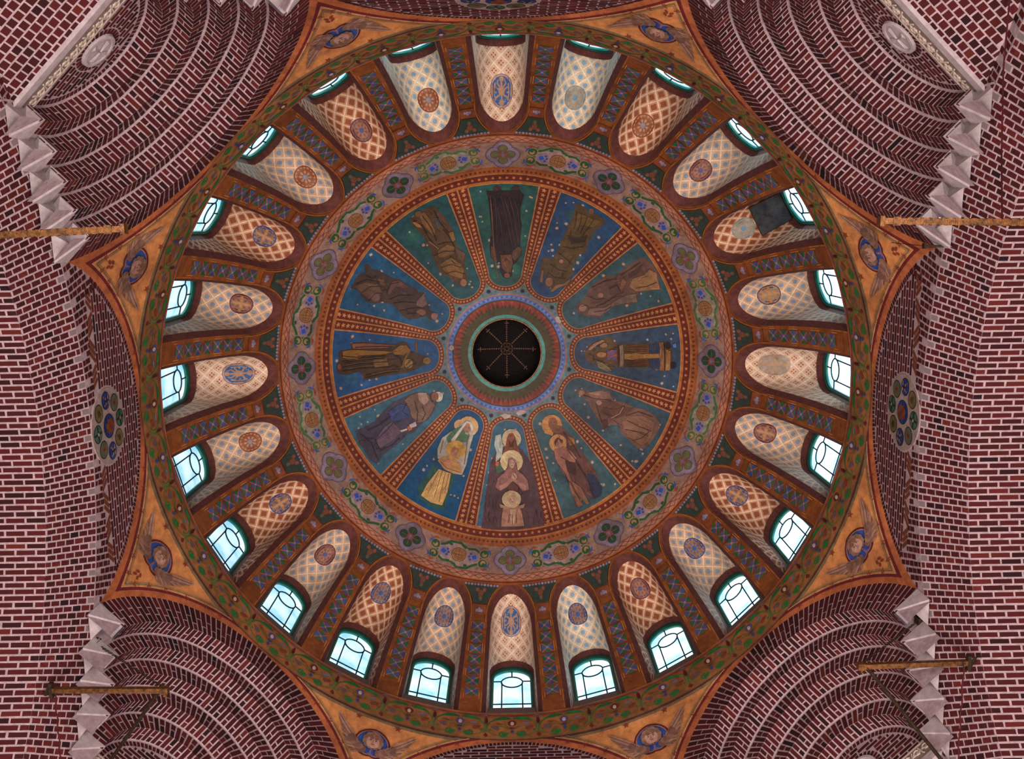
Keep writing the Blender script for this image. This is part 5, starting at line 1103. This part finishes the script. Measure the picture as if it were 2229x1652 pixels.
def reveal(kind):
    e = empty('window_reveal')
    mb = MB(); loft(mb, stA, stB, 1); loft(mb, stO, stA, 1); mb.build('brown_edge', 'brown_plaster', e, smooth=False)
    mb = MB(); loft(mb, stB, stC, 10, uvs=arc); mb.build('lattice_vault', kind, e, smooth=True)
    mb = MB(); loft(mb, stC, stD, 1, i0=5, i1=NN - 6); mb.build('head_band', 'brown_plaster', e)
    mb = MB(); loft(mb, stC, stD, 1, i0=0, i1=5); loft(mb, stC, stD, 1, i0=NN - 6, i1=NN - 1); mb.add([stA[0], stB[0], stC[0], stD[0], stD[-1], stC[-1], stB[-1], stA[-1]], [(0, 1, 6, 7), (1, 2, 5, 6), (2, 3, 4, 5)]); mb.build('sill', 'grey_plaster', e)
    return e
RSET = {'orange': ('9a4c2c', 'b87444', 'c8a080', 'a85c34', '8e9ab0'), 'red': ('6a3440', 'a87058', '8a5c6c', 'b88058', '5a5a90'), 'blue': ('42528e', 'b08864', '5c6494', 'a87454', '2c5a94'), 'pale': ('9aa6a4', 'c4b89c', 'a8b4b4', 'bcac8c', '74a4c0'), 'tan': ('6e4650', 'c0946a', '8c98a0', 'c89458', 'c89458')}
def rosette(kind, par, big=False, cross=False):
    mb = MB(); R_ = .30; r0 = 7.28; u0 = 0; cv = Canvas(mb, lambda x, y, o: ceilpt(x, r0 + y, o), .1, .005, .0009)
    if kind in ('scroll', 'wash'):
        cl = {'scroll': ('9a7484', '2f6ab4', 'c09470'), 'wash': ('c4b4a0', 'b8b0a4', 'c8a47c')}[kind]
        cv.disc(0, -.05, .33, cl[0], .42, 28); cv.disc(0, -.05, .31, 'c8a890', .40, 28); cv.disc(0, -.05, .275, cl[1], .365, 28)
        cv.disc(0, -.05, .1, cl[2], .1, 14); cv.disc(0, -.33, .07, cl[2], .09, 12); cv.disc(0, .24, .06, cl[2], .07, 10)
        for sg in (-1, 1):
            cv.line([(sg * .06, -.02), (sg * .17, .05), (sg * .21, -.05), (sg * .14, -.1)], .045, cl[2]); cv.line([(sg * .05, -.14), (sg * .15, -.2), (sg * .19, -.28)], .05, cl[2]); cv.line([(sg * .04, .04), (sg * .12, .14), (sg * .08, .22)], .045, cl[2])
        cv.line([(0, -.4), (0, .3)], .05, cl[2])
    else:
        c = RSET[kind]; cv.disc(0, 0, R_, c[0], n=26); cv.disc(0, 0, R_ - .03, c[1], n=26)
        for k in range(16): a = 2 * PI * k / 16; cv.disc((R_ - .055) * math.cos(a), (R_ - .055) * math.sin(a), .028, c[2], n=6)
        cv.disc(0, 0, .19, c[3], n=20)
        for k in range(8):
            a = 2 * PI * k / 8; cv.poly([(.06 * math.cos(a), .06 * math.sin(a)), (.14 * math.cos(a - .25), .14 * math.sin(a - .25)), (.18 * math.cos(a), .18 * math.sin(a)), (.14 * math.cos(a + .25), .14 * math.sin(a + .25))], c[2])
        if cross: cv.line([(-.24, 0), (.24, 0)], .07, 'c8945c'); cv.line([(0, -.24), (0, .24)], .07, 'c8945c')
        else: cv.disc(0, 0, .065, c[4], n=12)
    return mb.build('rosette', 'paint', par)
# glazing: plan (u, h) in the plane r = 8.46
def win_parts(par):
    def slab(pts_out, pts_in, r0, r1, mb, mat=0):
        n = len(pts_out); v = [(r, u, h) for r in (r0, r1) for L in (pts_out, pts_in) for u, h in L]
        for i in range(n - 1):
            a, b_ = i, i + 1; mb_f = [(a, b_, n + b_, n + a), (2 * n + a, 3 * n + a, 3 * n + b_, 2 * n + b_), (n + a, n + b_, 3 * n + b_, 3 * n + a)]
            fs.extend(mb_f)
        mb.add(v, fs, (1, 1, 1), mat)
    def arch(w, hs, ha, hb): L = [(-w, hb)] + [(-w * math.cos(PI * k / 24), hs + (ha - hs) * math.sin(PI * k / 24)) for k in range(25)] + [(w, hb)]; return L
    mb = MB(); fs = []; slab(arch(.60, 24.02, 24.62, 22.3), arch(.53, 24.0, 24.50, 22.3), 8.42, 8.50, mb); mb.build('frame', 'green_metal', par)
    mb = MB(); fs = []; slab(arch(.54, 24.0, 24.52, 22.3), arch(.495, 23.98, 24.43, 22.3), 8.455, 8.51, mb); mb.box((8.48, 0, 22.36), (.03, 0, 0), (0, .54, 0), (0, 0, .05)); mb.build('inner_frame', 'teal_metal', par)
    mb = MB(); X = 8.49; cy, cr = 23.84, .29
    bars = [((-.275, 22.4), (-.275, 23.8)), ((.275, 22.4), (.275, 23.8)), ((-.5, 23.88), (-.28, 23.88)), ((.28, 23.88), (.5, 23.88)), ((0, 24.13), (0, 24.44)), ((-.5, 22.66), (.5, 22.66))]
    for (a, b_), (c, d) in bars: mb.tube([(X, a, b_), (X, c, d)], .019, 5)
    mb.tube([(X, cr * math.cos(2 * PI * k / 28), cy + cr * math.sin(2 * PI * k / 28)) for k in range(29)], .02, 5); mb.build('lead_bar', 'lead', par)
    def circ(a0, a1, n=12): return [(cr * math.cos(a0 + (a1 - a0) * k / n), cy + cr * math.sin(a0 + (a1 - a0) * k / n)) for k in range(n + 1)]
    def arcp(a0, a1, n=10): return [(.51 * math.cos(a0 + (a1 - a0) * k / n), 23.97 + .47 * math.sin(a0 + (a1 - a0) * k / n)) for k in range(n + 1)]
    ps = [circ(0, 2 * PI, 24)[:-1], [(-.275, 22.66), (.275, 22.66), (.275, 23.75)] + circ(-.32, -PI + .32) + [(-.275, 23.75)],
          [(-.51, 22.66), (-.275, 22.66), (-.275, 23.88), (-.51, 23.88)], [(.275, 22.66), (.51, 22.66), (.51, 23.88), (.275, 23.88)],
          [(-.51, 23.88), (-.285, 23.88)] + circ(PI - .1, PI / 2) + [(0, 24.44)] + arcp(PI / 2, PI), [(.51, 23.88), (.285, 23.88)] + circ(.1, PI / 2) + [(0, 24.44)] + arcp(PI / 2, 0),
          [(-.51, 22.36), (-.275, 22.36), (-.275, 22.66), (-.51, 22.66)], [(-.275, 22.36), (.275, 22.36), (.275, 22.66), (-.275, 22.66)], [(.275, 22.36), (.51, 22.36), (.51, 22.66), (.275, 22.66)]]
    for p in ps:
        mb = MB(); n = len(p)
        for t in tessellate_polygon([[Vector((u, h, 0)) for u, h in p]]): mb.add([(X + .002, *p[i]) for i in t], [(0, 1, 2)])
        mb.build('pane', 'glass', par)
tmpl = {}
CLK = ['twelve', 'half past twelve', 'one', 'half past one', 'two', 'half past two', 'three', 'half past three', 'four', 'half past four', 'five', 'half past five', 'six', 'half past six', 'seven', 'half past seven', 'eight', 'half past eight', 'nine', 'half past nine', 'ten', 'half past ten', 'eleven', 'half past eleven']
RK = [('scroll', 0), ('pale', 0), ('orange', 0), ('red', 0), ('pale', 0), ('tan', 1), ('wash', 0), ('red', 1), ('blue', 1), ('blue', 0), ('red', 0), ('blue', 0), ('scroll', 0), ('blue', 0), ('blue', 0), ('red', 0), ('blue', 1), ('orange', 0), ('scroll', 0), ('red', 1), ('blue', 1), ('orange', 0), ('red', 0), ('orange', 0)]
DESC = {'lattice_blue': 'ochre lattice with grey blue dots', 'lattice_palm': 'pale lattice with light blue dots', 'lattice_brown': 'ochre lattice with brown diamonds', 'lattice_cross': 'pink lattice with red crosses'}
base_win = None
for w in range(24):
    kind = 'lattice_cross' if w % 6 == 0 else ('lattice_brown' if w % 2 == 0 else ('lattice_palm' if w in (1, 23, 11) else 'lattice_blue'))
    win = empty('window_%d' % (w + 1))
    tag(win, 'arched dome window under %s, at %s on the ring' % (DESC[kind], CLK[w]), 'window', 'windows around the dome', 'structure')
    if base_win is None: base_win = empty('window_base'); win_parts(base_win)
    for ch in base_win.children: c = ch.copy(); COL.link(c); c.parent = win
    if kind not in tmpl:
        tmpl[kind] = reveal(kind)
    for ch in tmpl[kind].children: c = ch.copy(); COL.link(c); c.parent = win
    vault = [c for c in win.children if c.name.startswith('lattice_vault')][0]
    rosette(RK[w][0], vault, cross=RK[w][1])
    win.rotation_euler = (0, 0, -(90 - 15 * w) * DEG)
for e in list(tmpl.values()) + [base_win]:
    for ch in list(e.children): bpy.data.objects.remove(ch)
    bpy.data.objects.remove(e)

# ================================================================ things hung and fixed on the walls
def ray(px, py, h=None, plane=None):
    d = np.array([(px - 1114.5) / FPX, (py - 826) / FPX, 1]) @ RC; c = np.array([CX, CY, 0])
    if h is not None: return c + d * h / d[2]
    n, k = plane; n = np.array(n, float); return c + d * (k - c @ n) / (d @ n)
# black square cover in the window at two o'clock
c4 = [ray(x, y, h=24.42) for x, y in ((1630.5, 453), (1695, 421.5), (1724, 476.6), (1659, 513))]
mb = MB(); mb.add(c4 + [p + (0, 0, .05) for p in c4], [(0, 1, 2, 3), (4, 7, 6, 5), (0, 4, 5, 1), (1, 5, 6, 2), (2, 6, 7, 3), (3, 7, 4, 0)])
sp = tag(mb.build('cover_panel', 'black_panel'), 'square black panel hung in the window opening at two on the ring', 'panel')
mb = MB(); [mb.tube([c4[i] - (0, 0, .003), c4[(i + 1) % 4] - (0, 0, .003)], .012, 5) for i in range(4)]; mb.build('edge_strip', 'iron', sp)
for a, b_ in ((0, 1), (1, 2)): mb = MB(); mb.tube([(c4[a] + c4[b_]) / 2 + (0, 0, .04), (c4[a] + c4[b_]) / 2 + (0, 0, .55)], .012, 5); mb.build('hanger', 'iron', sp)
# big gilt bars
for nm, x0, x1, y0, y1, sg in (('left', 273, -10.3, 498, 0, -1), ('right', 1914, 10.3, 481, 0, 1)):
    a = ray(x0, y0, h=13); a2 = ray(0 if sg < 0 else 2229, 512 if sg < 0 else 484, h=13); d = a2 - a; d /= np.linalg.norm(d); L = abs((x1 - a[0]) / d[0]); n_ = np.cross(d, (0, 0, 1))
    mb = MB(); mb.box(a + d * L / 2, d * L / 2, n_ * .042, (0, 0, .05))
    bar = tag(mb.build('gilt_bar', 'gilt'), 'thick gilded bar reaching in from the %s edge across the upper corner arches' % nm, 'bar', 'gilded bars')
    mb = MB(); mb.box(a + d * .02, d * .03, n_ * .07, (0, 0, .07)); mb.build('end_cap', 'gilt', bar)
    mb = MB(); mb.box(a + d * .22, d * .05, n_ * .06, (0, 0, .065)); mb.build('collar', 'gilt', bar)
    mb = MB()
    for k in range(int((L - .4) / .11)): mb.box(a + d * (.4 + .11 * k), d * .035, n_ * .05, (0, 0, .056))
    mb.build('carved_bead', 'gilt', bar)
    mb = MB(); e = a + d * (L - .15); mb.tube([e, e + (0, 0, 3.2)], .03, 6); mb.build('hanger_rod', 'iron', bar)
# bracket bars with chains in the lower corners
def chain(mb, a, b_, sag=.0, link=.055):
    n = max(2, int(np.linalg.norm(b_ - a) / link)); d = (b_ - a) / np.linalg.norm(b_ - a); u = np.cross(d, (0, 0, 1)); u /= np.linalg.norm(u); v = np.cross(d, u)
    for k in range(n):
        c = a + (b_ - a) * (k + .5) / n; s_ = u if k % 2 else v
        mb.tube([c + d * link * .62 * math.cos(2 * PI * j / 8) + s_ * .022 * math.sin(2 * PI * j / 8) for j in range(9)], .008, 4)
for nm, sg, inn, outr, hook, rod, cord in (('left', -1, (358, 1502), (112, 1502), (205, 1402), (228, 1672), ((120, 1510), (134, 1675))), ('right', 1, (1875, 1450), (2108, 1442), (2006, 1350), (2064, 1672), ((2098, 1450), (2084, 1675)))):
    a, b_ = ray(*inn, h=15.6), ray(*outr, h=15.6); d = (b_ - a) / np.linalg.norm(b_ - a); L = np.linalg.norm(b_ - a); n_ = np.cross(d, (0, 0, 1))
    mb = MB(); mb.box((a + b_) / 2, d * L / 2, n_ * .045, (0, 0, .045))
    br = tag(mb.build('bracket_bar', 'gilt'), 'short gilded bracket bar on chains below the %s corner arches' % ('lower ' + nm), 'bar', 'bracket bars on chains')
    mb = MB(); mb.box(b_, d * .03, n_ * .14, (0, 0, .05)); mb.tube([b_ - n_ * .15, b_ + n_ * .1 + d * .12], .03, 5); mb.tube([b_ + n_ * .15, b_ - n_ * .1 + d * .02], .03, 5); mb.build('finial', 'iron', br)
    mb = MB(); mb.tube([a - n_ * .12 * sg, a, a + n_ * .05], .035, 6); mb.box(a, d * .07, n_ * .06, (0, 0, .06)); mb.build('end_cap', 'gilt', br)
    hk = ray(*hook, plane=((1, 0, 0), 8 * sg)) - np.array((.05 * sg, 0, 0)); mb = MB(); chain(mb, hk, a + (0, 0, .05)); mb.build('chain', 'iron', br)
    mb = MB(); mb.box(hk, (.05, 0, 0), (0, .07, 0), (0, 0, .1)); mb.tube([hk + (0, -.12, .05), hk + (0, .1, -.1)], .03, 5); mb.build('wall_hook', 'iron', br)
    e = ray(*rod, plane=((1, 0, 0), 7.9 * sg)); mb = MB(); mb.tube([a + d * .08, e], .035, 6); chain(mb, a + d * .08 + (0, 0, -.03), e, link=.12); mb.build('brace_rod', 'iron', br)
    p0, p1 = ray(*cord[0], h=15.55), ray(*cord[1], h=14.9); mb = MB(); mb.tube([p0 + (p1 - p0) * t + np.array((.012 * math.sin(t * 23), 0, 0)) for t in np.linspace(0, 1, 24)], .014, 5)
    tag(mb.build('red_cord', 'red_cord'), 'thin dark red cord hanging from the lower %s bracket bar' % nm, 'cord')
p = [ray(2181, 478, h=13.05), ray(2180, 330, h=14.2), ray(2184, 150, h=14.9), ray(2200, -30, h=15.0)]; mb = MB(); mb.tube(p, .014, 5)
tag(mb.build('red_cord', 'red_cord'), 'long thin red cord rising from the right gilded bar to the top edge', 'cord')
# black rod and wire by the upper right pendentive
a, b_ = ray(2062, 537, plane=((1, 0, 0), 8)), None; t_ = ray(2012, 535, h=17.2); mb = MB(); mb.tube([a + (.1, 0, 0), t_], .022, 6)
rd = tag(mb.build('wall_rod', 'iron'), 'small black rod sticking out of the wall at the right corner of the dome', 'rod')
mb = MB(); mb.box(t_, (.02, 0, 0), (0, .05, 0), (0, 0, .05)); mb.build('end_plate', 'iron', rd)
hkp = ray(1906, 525, h=19.47); mb = MB(); mb.tube([t_, (t_ + hkp) / 2 - (0, 0, .06), hkp], .006, 4); mb.build('wire', 'iron', rd)
mb = MB(); mb.box(hkp, (.035, 0, 0), (0, .035, 0), (0, 0, .03)); mb.build('anchor', 'iron', rd)
print('bricks as objects', NB[0], 'joined', NB[1], 'objects', len(bpy.data.objects))
